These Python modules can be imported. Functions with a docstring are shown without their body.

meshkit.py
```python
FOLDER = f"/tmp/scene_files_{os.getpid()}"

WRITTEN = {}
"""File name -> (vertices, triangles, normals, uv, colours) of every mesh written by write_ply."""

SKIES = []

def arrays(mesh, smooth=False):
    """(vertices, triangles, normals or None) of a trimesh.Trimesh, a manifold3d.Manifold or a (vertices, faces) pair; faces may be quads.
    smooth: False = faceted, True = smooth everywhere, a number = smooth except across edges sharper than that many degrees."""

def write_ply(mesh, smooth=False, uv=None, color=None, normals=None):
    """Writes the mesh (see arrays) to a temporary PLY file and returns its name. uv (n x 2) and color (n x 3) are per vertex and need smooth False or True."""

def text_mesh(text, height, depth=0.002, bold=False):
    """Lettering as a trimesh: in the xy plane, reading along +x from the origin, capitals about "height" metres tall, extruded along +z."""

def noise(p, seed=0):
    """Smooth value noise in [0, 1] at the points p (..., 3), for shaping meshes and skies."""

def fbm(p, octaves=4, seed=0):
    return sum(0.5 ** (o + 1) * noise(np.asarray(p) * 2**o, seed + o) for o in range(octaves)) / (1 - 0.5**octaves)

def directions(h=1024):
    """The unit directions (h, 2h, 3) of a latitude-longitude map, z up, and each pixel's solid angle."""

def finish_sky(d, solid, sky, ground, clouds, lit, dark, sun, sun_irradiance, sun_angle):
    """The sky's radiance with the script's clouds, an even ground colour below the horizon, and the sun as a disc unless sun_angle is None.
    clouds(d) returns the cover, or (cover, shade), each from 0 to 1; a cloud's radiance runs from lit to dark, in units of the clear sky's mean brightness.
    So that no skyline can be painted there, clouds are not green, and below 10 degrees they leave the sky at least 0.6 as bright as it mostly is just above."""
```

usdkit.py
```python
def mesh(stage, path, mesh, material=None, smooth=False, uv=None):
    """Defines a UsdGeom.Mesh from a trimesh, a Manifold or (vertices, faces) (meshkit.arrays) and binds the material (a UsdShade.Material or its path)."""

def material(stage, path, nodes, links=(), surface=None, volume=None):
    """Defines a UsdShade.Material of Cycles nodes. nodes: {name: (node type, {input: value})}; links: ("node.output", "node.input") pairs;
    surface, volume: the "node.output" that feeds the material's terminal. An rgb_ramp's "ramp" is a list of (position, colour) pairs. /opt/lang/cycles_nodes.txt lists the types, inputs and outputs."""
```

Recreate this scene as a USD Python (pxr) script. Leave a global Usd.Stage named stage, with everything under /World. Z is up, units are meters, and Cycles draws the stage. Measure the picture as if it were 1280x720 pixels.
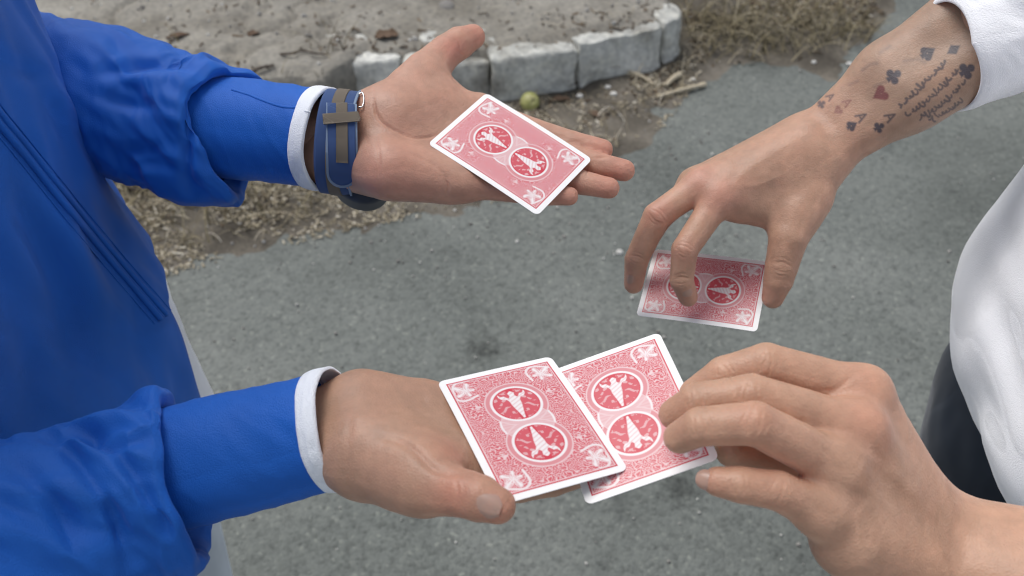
import math
import numpy as np
import trimesh
import shapely
from shapely.geometry import Polygon, LineString, Point
from scipy.spatial import cKDTree
from scipy import sparse
import usdkit
import meshkit
from meshkit import noise, fbm
from pxr import Usd, UsdGeom, UsdLux, UsdShade, Sdf, Gf, Vt

stage = Usd.Stage.CreateInMemory()
UsdGeom.SetStageUpAxis(stage, UsdGeom.Tokens.z)
UsdGeom.SetStageMetersPerUnit(stage, 1.0)
UsdGeom.Xform.Define(stage, '/World')
UsdGeom.Scope.Define(stage, '/World/Looks')

# ------------------------------------------------------------------ camera
F = 1150.0                      # focal length in pixels of a 1280 wide picture
CAM_H = 1.35
PITCH = math.radians(45.0)      # below the horizon, looking along +y
CP, SP = math.cos(PITCH), math.sin(PITCH)
cam = UsdGeom.Camera.Define(stage, '/World/camera')
cam.CreateHorizontalApertureAttr(36.0)
cam.CreateVerticalApertureAttr(20.25)
cam.CreateFocalLengthAttr(36.0 * F / 1280.0)
cam.CreateClippingRangeAttr(Gf.Vec2f(0.02, 1000.0))
cam.CreateFStopAttr(11.0)
cam.CreateFocusDistanceAttr(0.55)
cam.CreateExposureAttr(0.32)
cam.AddTranslateOp().Set((0, 0, CAM_H))
cam.AddRotateXOp().Set(90.0 - math.degrees(PITCH))

# ------------------------------------------------------------------ sky and sun: an overcast day
SUN_DIR = np.array([-0.35, 0.30, 0.85]); SUN_DIR /= np.linalg.norm(SUN_DIR)
SUN_EL = math.asin(SUN_DIR[2]); SUN_ROT = math.atan2(SUN_DIR[0], SUN_DIR[1])
sky_m = usdkit.material(stage, '/World/Looks/sky', {
    'sky': ('sky_texture', {'sky_type': 'single_scattering', 'sun_disc': False, 'sun_elevation': SUN_EL, 'sun_rotation': SUN_ROT, 'aerosol_density': 3.0}),
    'hsv': ('hsv', {'saturation': 0.42}),
    'bg': ('background_shader', {'strength': 0.115})},
    [('sky.color', 'hsv.color'), ('hsv.color', 'bg.color')], surface='bg.background')
sky = UsdLux.DomeLight.Define(stage, '/World/sky')
sky.GetPrim().SetCustomDataByKey('kind', 'structure')
UsdShade.MaterialBindingAPI.Apply(sky.GetPrim()).Bind(sky_m)
sun = UsdLux.DistantLight.Define(stage, '/World/sun')
sun.CreateIntensityAttr(0.40)
sun.CreateAngleAttr(40.0)
sun.CreateColorAttr(Gf.Vec3f(1.0, 0.97, 0.93))
sun.GetPrim().CreateAttribute('inputs:normalize', Sdf.ValueTypeNames.Bool).Set(True)
_r = Gf.Rotation(Gf.Vec3d(0, 0, 1), Gf.Vec3d(*map(float, SUN_DIR)))
sun.AddOrientOp().Set(Gf.Quatf(_r.GetQuat()))

# ------------------------------------------------------------------ helpers
def cw(p):
    """camera frame (x right, y down, z ahead; metres) to world"""
    p = np.asarray(p, float)
    x, y, z = p[..., 0], p[..., 1], p[..., 2]
    return np.stack([x, z * CP - y * SP, CAM_H - z * SP - y * CP], -1)

def wc(p):
    p = np.asarray(p, float)
    dy, dz = p[..., 1], p[..., 2] - CAM_H
    return np.stack([p[..., 0], -dy * SP - dz * CP, dy * CP - dz * SP], -1)

def at(px, py, z):
    return cw(np.array([(px - 640) / F * z, (py - 360) / F * z, z]))

def pix(p):
    c = wc(p)
    return np.stack([640 + F * c[..., 0] / c[..., 2], 360 + F * c[..., 1] / c[..., 2]], -1), c[..., 2]

def on_ground(px, py, h=0.0):
    u, v = (px - 640) / F, (py - 360) / F
    d = cw(np.array([u, v, 1.0])) - np.array([0, 0, CAM_H])
    return np.array([0, 0, CAM_H]) + d * ((h - CAM_H) / d[2])

RAMPS = {}
VIEW = np.array([0, CP, -SP])
used = {}
def numbered(path):
    n = used.get(path, 0); used[path] = n + 1
    return path if n == 0 else f'{path}_{n:03d}'

def tag(p, label=None, cat=None, group=None, kind=None):
    for k, v in (('label', label), ('category', cat), ('group', group), ('kind', kind)):
        if v: p.SetCustomDataByKey(k, v)
    return p

def obj(name, mesh, mat, parent=None, smooth=True, color=None, pieces=1):
    if str(mat.GetPath()) in RAMPS: color = tones(mat, pieces, len(mesh[0]), len(used))
    base = str(parent.GetPath()) if parent is not None else '/World'
    m = usdkit.mesh(stage, numbered(f'{base}/{name}'), mesh, mat, smooth=smooth)
    if color is not None:
        UsdGeom.PrimvarsAPI(m).CreatePrimvar('tint', Sdf.ValueTypeNames.Color3fArray, 'vertex').Set(Vt.Vec3fArray.FromNumpy(np.asarray(color, np.float32)))
    return m.GetPrim()

def thing(name, loc, label, cat, group=None):
    x = UsdGeom.Xform.Define(stage, numbered(f'/World/{name}'))
    return tag(x.GetPrim(), label, cat, group)

def mat(name, nodes, links, surface='p.BSDF'):
    return usdkit.material(stage, f'/World/Looks/{name}', nodes, links, surface=surface)

def srgb(r, g, b):
    c = np.array([r, g, b]) / 255.0
    return tuple(np.where(c <= 0.04045, c / 12.92, ((c + 0.055) / 1.055) ** 2.4))

def cat_mesh(parts):
    vs, fs, n = [], [], 0
    for v, f in parts:
        v = np.asarray(v, float); f = np.asarray(f, int)
        if f.shape[1] == 4: f = np.vstack([f[:, [0, 1, 2]], f[:, [0, 2, 3]]])
        vs.append(v); fs.append(f + n); n += len(v)
    return np.vstack(vs), np.vstack(fs)

# ---- signed distance fields, sampled on a grid and turned into a mesh
class Field:
    def __init__(self, lo, hi, h):
        self.h, self.lo = h, np.asarray(lo, float)
        self.n = np.ceil((np.asarray(hi) - self.lo) / h).astype(int) + 1
    def empty(self):
        return np.full(self.n, 0.05, np.float32)
    def capsule(self, D, a, b, ra, rb, k):
        a, b = np.asarray(a, float), np.asarray(b, float)
        m = k + 4 * self.h
        lo = np.minimum(a - ra, b - rb) - m; hi = np.maximum(a + ra, b + rb) + m
        i0 = np.clip(((lo - self.lo) / self.h).astype(int), 0, self.n); i1 = np.clip(((hi - self.lo) / self.h).astype(int) + 2, 0, self.n)
        if np.any(i1 <= i0): return
        g = [self.lo[k2] + self.h * np.arange(i0[k2], i1[k2]) for k2 in range(3)]
        X, Y, Z = np.meshgrid(*g, indexing='ij', sparse=True)
        ab = b - a; L2 = max(float(ab @ ab), 1e-12)
        t = ((X - a[0]) * ab[0] + (Y - a[1]) * ab[1] + (Z - a[2]) * ab[2]) / L2
        t = np.clip(t, 0, 1)
        d = np.sqrt((X - a[0] - t * ab[0]) ** 2 + (Y - a[1] - t * ab[1]) ** 2 + (Z - a[2] - t * ab[2]) ** 2) - (ra + (rb - ra) * t)
        s = tuple(slice(p, q) for p, q in zip(i0, i1))
        cur = D[s]
        hh = np.maximum(k - np.abs(cur - d), 0) / max(k, 1e-9)
        D[s] = np.minimum(cur, d) - hh * hh * k * 0.25

def smin(a, b, k):
    h = np.maximum(k - np.abs(a - b), 0) / k
    return np.minimum(a, b) - h * h * k * 0.25

def surface_nets(D, lo, h):
    ins = D < 0
    c = np.zeros(np.array(D.shape) - 1, np.uint8)
    for i, j, k in np.ndindex(2, 2, 2):
        c += ins[i:i + c.shape[0], j:j + c.shape[1], k:k + c.shape[2]]
    cells = np.argwhere((c > 0) & (c < 8))
    idx = np.full(c.shape, -1, np.int64); idx[tuple(cells.T)] = np.arange(len(cells))
    acc, cnt = np.zeros((len(cells), 3)), np.zeros(len(cells))
    corners = [np.array(x) for x in np.ndindex(2, 2, 2)]
    for a in corners:
        for ax in range(3):
            if a[ax]: continue
            b = a.copy(); b[ax] = 1
            da, db = D[tuple((cells + a).T)], D[tuple((cells + b).T)]
            x = (da < 0) != (db < 0)
            t = np.where(x, da / np.where(x, da - db, 1), 0)
            p = cells + a + t[:, None] * (b - a)
            acc += p * x[:, None]; cnt += x
    V = lo + h * acc / cnt[:, None]
    quads = []
    for ax in range(3):
        o1, o2 = (ax + 1) % 3, (ax + 2) % 3
        s0 = [slice(None)] * 3; s1 = [slice(None)] * 3
        s0[ax] = slice(0, -1); s1[ax] = slice(1, None)
        A, B = ins[tuple(s0)], ins[tuple(s1)]
        e = np.argwhere(A != B)
        e = e[(e[:, o1] > 0) & (e[:, o2] > 0) & (e[:, o1] < D.shape[o1] - 1) & (e[:, o2] < D.shape[o2] - 1)]
        f = A[tuple(e.T)]
        u1 = np.eye(3, dtype=int)[o1]; u2 = np.eye(3, dtype=int)[o2]
        q = np.stack([idx[tuple((e - u1 - u2).T)], idx[tuple((e - u2).T)], idx[tuple(e.T)], idx[tuple((e - u1).T)]], 1)
        quads.append(np.where(f[:, None], q, q[:, ::-1]))
    Q = np.vstack(quads)
    return V, np.vstack([Q[:, [0, 1, 2]], Q[:, [0, 2, 3]]])

def smooth_mesh(V, T, n=6, lam=0.5, mu=-0.52):
    e = np.vstack([T[:, [0, 1]], T[:, [1, 2]], T[:, [2, 0]]])
    A = sparse.coo_matrix((np.ones(len(e)), (e[:, 0], e[:, 1])), shape=(len(V), len(V))).tocsr()
    A = ((A + A.T) > 0).astype(float)
    dg = np.maximum(np.asarray(A.sum(1)).ravel(), 1)
    for _ in range(n):
        for w in (lam, mu):
            V = V + w * ((A @ V) / dg[:, None] - V)
    return V

def normals(V, T):
    n = np.zeros_like(V); f = np.cross(V[T[:, 1]] - V[T[:, 0]], V[T[:, 2]] - V[T[:, 0]])
    for k in range(3): np.add.at(n, T[:, k], f)
    return n / np.maximum(np.linalg.norm(n, axis=1, keepdims=True), 1e-12)

def facing(V, T):
    """vertices on the near side of their own mesh, seen from where the creases were measured"""
    N = normals(V, T); P, z = pix(V)
    view = V - np.array([0, 0, CAM_H]); view /= np.linalg.norm(view, axis=1, keepdims=True)
    ok = (N * view).sum(1) < 0.1
    b = np.floor(P / 5).astype(int); key = b[:, 0] * 100003 + b[:, 1]
    u, inv = np.unique(key, return_inverse=True)
    zm = np.full(len(u), 1e9); np.minimum.at(zm, inv, z)
    return ok & (z < zm[inv] + 0.010), P, N

def seg_dist(P, line, reach=60.0):
    L_ = np.asarray(line, float); d = np.full(len(P), 1e9)
    if len(P) > 4000:
        near = np.where((P > L_.min(0) - reach).all(1) & (P < L_.max(0) + reach).all(1))[0]
        if len(near) < len(P): d[near] = seg_dist(P[near], line, 1e9) if len(near) else 0; return d
    for a, b in zip(line[:-1], line[1:]):
        a, b = np.asarray(a, float), np.asarray(b, float); ab = b - a
        t = np.clip(((P - a) @ ab) / max(ab @ ab, 1e-9), 0, 1)
        d = np.minimum(d, np.linalg.norm(P - a - t[:, None] * ab, axis=1))
    return d

def spline(P, n):
    P = np.asarray(P, float); k = len(P) - 1
    Q = np.vstack([2 * P[0] - P[1], P, 2 * P[-1] - P[-2]])
    out = []
    for s in np.linspace(0, k, n):
        i = min(int(s), k - 1); t = s - i
        p0, p1, p2, p3 = Q[i:i + 4]
        out.append(0.5 * (2 * p1 + (p2 - p0) * t + (2 * p0 - 5 * p1 + 4 * p2 - p3) * t * t + (3 * p1 - p0 - 3 * p2 + p3) * t ** 3))
    return np.array(out)

def tube(ctrl, profile=None, seg=128, n=160, fold=None, world=False):
    """A sleeve: ctrl rows (px, py, depth, half width seen, half depth); profile (s, scale) may double back on itself."""
    c = np.asarray(ctrl, float)
    pts = c[:, :3] if world else np.array([at(*r[:3]) for r in c])
    S = spline(np.hstack([pts, c[:, 3:5]]), 400)
    arc = np.r_[0, np.cumsum(np.linalg.norm(np.diff(S[:, :3], axis=0), axis=1))]; L = arc[-1]
    s_of = lambda s: np.array([np.interp(np.clip(s, 0, 1) * L, arc, S[:, k]) for k in range(5)])
    if profile is None: profile = [(0, 1), (1, 1)]
    pr = np.asarray(profile, float)
    pl = np.r_[0, np.cumsum(np.hypot(np.diff(pr[:, 0]), np.diff(pr[:, 1]) * 0.15))]
    u = np.linspace(0, pl[-1], n)
    ss, mm = np.interp(u, pl, pr[:, 0]), np.interp(u, pl, pr[:, 1])
    th = np.linspace(0, 2 * np.pi, seg, endpoint=False)
    V = np.zeros((n, seg, 3))
    for i, (s, m) in enumerate(zip(ss, mm)):
        q = s_of(s); q1 = s_of(min(s + 0.01, 1)); q0 = s_of(max(s - 0.01, 0))
        t = q1[:3] - q0[:3]; t /= np.linalg.norm(t)
        v = q[:3] - np.array([0, 0, CAM_H]); v /= np.linalg.norm(v)
        b = v - t * (v @ t); b /= np.linalg.norm(b)
        a = np.cross(t, b)
        f = fold(s, th, m) if fold is not None else np.zeros(seg)
        sh = 0.0
        if isinstance(f, tuple): f, sh = f
        V[i] = q[:3] + np.outer((q[3] * m + f) * np.cos(th), a) + np.outer((q[4] * m + f) * np.sin(th), b) + np.outer(np.broadcast_to(sh, seg), t)
    I = np.arange(n * seg).reshape(n, seg)
    J = np.roll(I, -1, 1)
    Q = np.stack([I[:-1], J[:-1], J[1:], I[1:]], -1).reshape(-1, 4)
    V = V.reshape(-1, 3)
    T = np.vstack([Q[:, [0, 1, 2]], Q[:, [0, 2, 3]]])
    ctr = V.mean(0)
    m = trimesh.Trimesh(V, T, process=False)
    N = normals(V, T); mid = V.reshape(n, seg, 3).mean(1)
    if ((V.reshape(n, seg, 3) - mid[:, None]) * N.reshape(n, seg, 3)).sum() < 0: T = T[:, ::-1]
    return V, T

def cast(V, T, pts):
    """first hit of the rays through the picture points pts with the mesh: points and normals"""
    o = np.array([0, 0, CAM_H]); out = []
    pv = pix(V)[0][T]; plo, phi = pv.min(1) - 0.01, pv.max(1) + 0.01
    for p in pts:
        near = np.where((plo[:, 0] <= p[0]) & (phi[:, 0] >= p[0]) & (plo[:, 1] <= p[1]) & (phi[:, 1] >= p[1]))[0]
        if not len(near): out.append(None); continue
        A = V[T[near, 0]]; e1, e2 = V[T[near, 1]] - A, V[T[near, 2]] - A
        d = at(p[0], p[1], 1.0) - o; d /= np.linalg.norm(d)
        h = np.cross(d, e2); a = (e1 * h).sum(1); ok = np.abs(a) > 1e-14
        f = 1 / np.where(ok, a, 1); s = o - A; u = f * (s * h).sum(1); q = np.cross(s, e1); v = f * (q @ d); t = f * (e2 * q).sum(1)
        ok &= (u >= -1e-4) & (v >= -1e-4) & (u + v <= 1.0002) & (t > 0.05)
        if not ok.any(): out.append(None); continue
        i = np.argmin(np.where(ok, t, 1e9)); n = np.cross(e1[i], e2[i]); n /= np.linalg.norm(n)
        if n @ d > 0: n = -n
        out.append((o + d * t[i], n))
    return out

def round_tube(P, r, seg=8):
    P = np.asarray(P, float); r = np.broadcast_to(r, len(P)); th = np.linspace(0, 2 * np.pi, seg, endpoint=False)
    V = []
    for i in range(len(P)):
        t = P[min(i + 1, len(P) - 1)] - P[max(i - 1, 0)]; t = t / np.linalg.norm(t)
        a = np.cross(t, [0.31, 0.17, 0.93]); a /= np.linalg.norm(a); b = np.cross(t, a)
        V.append(P[i] + r[i] * (np.outer(np.cos(th), a) + np.outer(np.sin(th), b)))
    V = np.vstack(V + [P[:1], P[-1:]]); n = len(P); I = np.arange(n * seg).reshape(n, seg); J = np.roll(I, -1, 1)
    Q = np.stack([I[:-1], J[:-1], J[1:], I[1:]], -1).reshape(-1, 4)
    caps = np.vstack([np.stack([np.full(seg, n * seg), J[0], I[0]], 1), np.stack([np.full(seg, n * seg + 1), I[-1], J[-1]], 1)])
    return V, np.vstack([Q[:, [0, 1, 2]], Q[:, [0, 2, 3]], caps])

# ------------------------------------------------------------------ materials
def cloth(name, col, weave=900.0, rough=0.85, sheen=0.25, var=0.10, bump=0.25):
    c = np.array(col)
    return mat(name, {
        'g': ('geometry', {}),
        'n': ('noise_texture', {'scale': 14.0, 'detail': 4.0}),
        'r': ('rgb_ramp', {'ramp': [(0.3, tuple(c * (1 - var))), (0.7, tuple(np.minimum(c * (1 + var), 0.95)))]}),
        'w': ('noise_texture', {'scale': weave, 'detail': 2.0}),
        'n2': ('noise_texture', {'scale': 60.0, 'detail': 3.0}),
        'm': ('math', {'math_type': 'multiply_add', 'value2': 0.35}),
        'b': ('bump', {'strength': bump, 'distance': 0.0008}),
        'p': ('principled_bsdf', {'roughness': rough, 'sheen_weight': sheen, 'sheen_roughness': 0.4, 'specular_ior_level': 0.3})},
        [('g.position', 'n.vector'), ('n.fac', 'r.fac'), ('g.position', 'w.vector'), ('g.position', 'n2.vector'), ('n2.fac', 'm.value1'), ('w.fac', 'm.value3'), ('m.value', 'b.height'),
         ('r.color', 'p.base_color'), ('b.normal', 'p.normal')])

def skin(name):
    return mat(name, {
        'a': ('attribute', {'attribute': 'tint'}),
        'g': ('geometry', {}),
        'n': ('noise_texture', {'scale': 90.0, 'detail': 5.0, 'roughness': 0.65}),
        'mr': ('map_range', {'from_min': 0.25, 'from_max': 0.75, 'to_min': 0.84, 'to_max': 1.13}),
        'mx': ('vector_math', {'math_type': 'scale'}),
        'v': ('voronoi_texture', {'scale': 900.0, 'feature': 'f1'}),
        'v2': ('noise_texture', {'scale': 260.0, 'detail': 4.0}),
        'm': ('math', {'math_type': 'multiply_add', 'value2': 0.5}),
        'b': ('bump', {'strength': 0.45, 'distance': 0.0006}),
        'p': ('principled_bsdf', {'roughness': 0.45, 'subsurface_weight': 0.13, 'subsurface_scale': 0.006, 'subsurface_radius': (1.0, 0.35, 0.2), 'specular_ior_level': 0.42})},
        [('g.position', 'n.vector'), ('n.fac', 'mr.value'), ('a.color', 'mx.vector1'), ('mr.result', 'mx.scale'), ('mx.vector', 'p.base_color'),
         ('g.position', 'v.vector'), ('g.position', 'v2.vector'), ('v.distance', 'm.value1'), ('v2.fac', 'm.value3'), ('m.value', 'b.height'), ('b.normal', 'p.normal')])

M = {}
M['jacket'] = cloth('blue_jersey', (0.008, 0.108, 0.48), weave=1400, sheen=0.05, rough=0.60, bump=0.5)
M['white'] = cloth('white_jersey', (0.84, 0.85, 0.88), weave=1000, sheen=0.1, bump=0.6, var=0.04)
M['cuff'] = cloth('white_rib', (0.80, 0.83, 0.88), weave=1300, sheen=0.1, bump=0.6, var=0.07)
M['jeans_dark'] = cloth('dark_denim', (0.018, 0.026, 0.040), weave=1500, sheen=0.15, var=0.2)
M['jeans_pale'] = cloth('pale_trousers', (0.50, 0.55, 0.60), weave=1500, sheen=0.1)
M['skin'] = skin('skin')
M['strap'] = cloth('blue_nylon', (0.045, 0.085, 0.21), weave=2500, sheen=0.1)
M['stripe'] = cloth('brown_nylon', (0.155, 0.13, 0.10), weave=2500, sheen=0.1)
M['strap_edge'] = cloth('pale_edging', (0.22, 0.29, 0.40), weave=2500, sheen=0.1)
M['watch'] = mat('navy_plastic', {'p': ('principled_bsdf', {'base_color': (0.012, 0.018, 0.035), 'roughness': 0.45})}, [])
M['metal'] = mat('steel', {'p': ('principled_bsdf', {'base_color': (0.6, 0.6, 0.6), 'metallic': 1.0, 'roughness': 0.3})}, [])
M['nail'] = mat('nail', {'p': ('principled_bsdf', {'base_color': (0.45, 0.262, 0.20), 'roughness': 0.32, 'subsurface_weight': 0.2, 'subsurface_scale': 0.003})}, [])
M['hair'] = mat('dark_hair', {'p': ('principled_bsdf', {'base_color': (0.015, 0.010, 0.008), 'roughness': 0.5})}, [])
M['shoe'] = mat('shoe_leather', {'p': ('principled_bsdf', {'base_color': (0.03, 0.03, 0.035), 'roughness': 0.5})}, [])
M['stock'] = mat('card_stock', {'p': ('principled_bsdf', {'base_color': (0.86, 0.86, 0.86), 'roughness': 0.42, 'specular_ior_level': 0.5})}, [])
M['print'] = mat('card_print', {'a': ('attribute', {'attribute': 'tint'}), 'p': ('principled_bsdf', {'roughness': 0.36, 'specular_ior_level': 0.6})}, [('a.color', 'p.base_color')])

# ------------------------------------------------------------------ the setting
M['asphalt'] = mat('asphalt', {
    'g': ('geometry', {}),
    'n1': ('noise_texture', {'scale': 2.2, 'detail': 6.0, 'roughness': 0.6}),
    'r1': ('rgb_ramp', {'ramp': [(0.28, (0.102, 0.112, 0.105)), (0.5, (0.152, 0.165, 0.155)), (0.72, (0.196, 0.209, 0.197))]}),
    'v': ('voronoi_texture', {'scale': 165.0}),
    'bw': ('separate_color', {}),
    'r2': ('rgb_ramp', {'ramp': [(0.0, (0.74, 0.74, 0.74)), (0.25, (0.93, 0.93, 0.93)), (0.85, (1.03, 1.03, 1.03)), (0.96, (1.10, 1.09, 1.08)), (1.0, (1.42, 1.40, 1.35))]}),
    'n2': ('noise_texture', {'scale': 55.0, 'detail': 5.0, 'roughness': 0.72}),
    'r3': ('rgb_ramp', {'ramp': [(0.30, (0.66, 0.66, 0.66)), (0.47, (0.98, 0.98, 0.98)), (0.7, (1.13, 1.13, 1.11))]}),
    'n3': ('noise_texture', {'scale': 9.0, 'detail': 3.0}),
    'r4': ('rgb_ramp', {'ramp': [(0.22, (0.55, 0.55, 0.57)), (0.34, (1.0, 1.0, 1.0)), (1.0, (1.0, 1.0, 1.0))]}),
    'm1': ('mix', {'mix_type': 'multiply', 'fac': 1.0}), 'm2': ('mix', {'mix_type': 'multiply', 'fac': 1.0}), 'm3': ('mix', {'mix_type': 'multiply', 'fac': 1.0}),
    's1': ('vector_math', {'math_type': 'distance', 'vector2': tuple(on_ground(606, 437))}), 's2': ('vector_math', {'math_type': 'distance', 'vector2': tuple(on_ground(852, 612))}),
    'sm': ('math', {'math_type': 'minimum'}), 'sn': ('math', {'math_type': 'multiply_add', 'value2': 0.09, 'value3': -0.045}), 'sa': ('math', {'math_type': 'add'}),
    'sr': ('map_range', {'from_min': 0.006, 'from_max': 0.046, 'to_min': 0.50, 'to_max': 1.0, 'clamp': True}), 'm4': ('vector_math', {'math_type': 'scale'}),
    'h': ('math', {'math_type': 'multiply_add', 'value2': -0.8}),
    'b': ('bump', {'strength': 0.55, 'distance': 0.003}),
    'p': ('principled_bsdf', {'roughness': 0.88, 'specular_ior_level': 0.3})},
    [('g.position', 'n1.vector'), ('g.position', 'v.vector'), ('g.position', 'n2.vector'), ('g.position', 'n3.vector'), ('n1.fac', 'r1.fac'), ('v.color', 'bw.color'), ('bw.r', 'r2.fac'), ('n2.fac', 'r3.fac'), ('n3.fac', 'r4.fac'),
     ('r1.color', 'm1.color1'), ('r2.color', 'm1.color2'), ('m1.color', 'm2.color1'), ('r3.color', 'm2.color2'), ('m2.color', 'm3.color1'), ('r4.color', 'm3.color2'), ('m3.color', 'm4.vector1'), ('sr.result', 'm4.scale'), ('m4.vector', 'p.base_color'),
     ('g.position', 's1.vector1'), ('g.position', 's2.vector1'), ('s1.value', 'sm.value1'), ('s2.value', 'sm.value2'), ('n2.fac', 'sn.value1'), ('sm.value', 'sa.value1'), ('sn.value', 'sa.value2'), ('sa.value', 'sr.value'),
     ('v.distance', 'h.value1'), ('n2.fac', 'h.value3'), ('h.value', 'b.height'), ('b.normal', 'p.normal')])

def earth(name, ca, cb, cc, scale, bump=0.8, fine=160.0):
    return mat(name, {
        'g': ('geometry', {}),
        'n1': ('noise_texture', {'scale': scale, 'detail': 7.0, 'roughness': 0.62}),
        'r1': ('rgb_ramp', {'ramp': [(0.3, ca), (0.5, cb), (0.7, cc)]}),
        'n2': ('noise_texture', {'scale': fine, 'detail': 4.0, 'roughness': 0.7}),
        'r2': ('rgb_ramp', {'ramp': [(0.3, (0.7, 0.7, 0.7)), (0.5, (1, 1, 1)), (0.72, (1.3, 1.28, 1.22))]}),
        'm1': ('mix', {'mix_type': 'multiply', 'fac': 1.0}),
        'b': ('bump', {'strength': bump, 'distance': 0.004}),
        'p': ('principled_bsdf', {'roughness': 0.95, 'specular_ior_level': 0.2})},
        [('g.position', 'n1.vector'), ('g.position', 'n2.vector'), ('n1.fac', 'r1.fac'), ('n2.fac', 'r2.fac'), ('r1.color', 'm1.color1'), ('r2.color', 'm1.color2'), ('m1.color', 'p.base_color'), ('n2.fac', 'b.height'), ('b.normal', 'p.normal')])

M['dirt'] = earth('gutter_earth', (0.060, 0.053, 0.044), (0.135, 0.121, 0.100), (0.22, 0.20, 0.17), 6.0)
M['pavement'] = earth('sandy_concrete', (0.150, 0.138, 0.116), (0.245, 0.232, 0.203), (0.315, 0.302, 0.270), 3.6, bump=0.9, fine=75.0)
M['kerb'] = earth('worn_white_kerb', (0.20, 0.19, 0.165), (0.48, 0.485, 0.455), (0.62, 0.625, 0.595), 7.0, bump=0.9, fine=60.0)
M['verge'] = earth('far_verge', (0.07, 0.075, 0.04), (0.12, 0.115, 0.07), (0.19, 0.17, 0.11), 3.0)

def island(name, ramp, rough=0.9):
    RAMPS[name] = ramp
    m = mat(name, {'a': ('attribute', {'attribute': 'tint'}), 'g': ('geometry', {}), 'n': ('noise_texture', {'scale': 300.0, 'detail': 2.0}),
                      'mr': ('map_range', {'from_min': 0.3, 'from_max': 0.7, 'to_min': 0.8, 'to_max': 1.15}), 'mx': ('vector_math', {'math_type': 'scale'}),
                      'p': ('principled_bsdf', {'roughness': rough, 'specular_ior_level': 0.25})},
               [('g.position', 'n.vector'), ('n.fac', 'mr.value'), ('a.color', 'mx.vector1'), ('mr.result', 'mx.scale'), ('mx.vector', 'p.base_color')])
    RAMPS[str(m.GetPath())] = ramp
    return m
def tones(m, n_items, n_total, seed=0):
    """one colour for each of n_items equal pieces of a mesh"""
    r = RAMPS[str(m.GetPath())]; t = np.random.default_rng(seed).uniform(0, 1, n_items); x = [q[0] for q in r]; c = np.array([q[1] for q in r])
    k = np.stack([np.interp(t, x, c[:, i]) for i in range(3)], 1)
    return np.repeat(k, n_total // n_items, 0)
M['straw'] = island('straw_bits', [(0, (0.19, 0.16, 0.11)), (0.5, (0.32, 0.28, 0.20)), (0.85, (0.48, 0.43, 0.33)), (1, (0.66, 0.62, 0.53))])
M['brown'] = island('brown_bits', [(0, (0.05, 0.038, 0.028)), (0.5, (0.11, 0.08, 0.055)), (1, (0.20, 0.15, 0.10))])
M['grit'] = island('grit', [(0, (0.16, 0.15, 0.14)), (0.6, (0.32, 0.31, 0.29)), (1, (0.6, 0.59, 0.56))])
M['dry_grass'] = island('dry_grass', [(0, (0.06, 0.05, 0.03)), (0.4, (0.13, 0.11, 0.065)), (0.75, (0.24, 0.205, 0.125)), (1, (0.38, 0.34, 0.24))])
M['stick'] = island('pale_stick', [(0, (0.42, 0.36, 0.26)), (1, (0.5, 0.44, 0.33))])
M['twig'] = island('dark_twig', [(0, (0.06, 0.05, 0.042)), (1, (0.11, 0.09, 0.075))])
M['leaf'] = island('dead_leaf', [(0, (0.085, 0.055, 0.04)), (1, (0.16, 0.11, 0.075))])
M['pebble'] = island('pale_pebble', [(0, (0.5, 0.49, 0.46)), (1, (0.66, 0.65, 0.62))])
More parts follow.
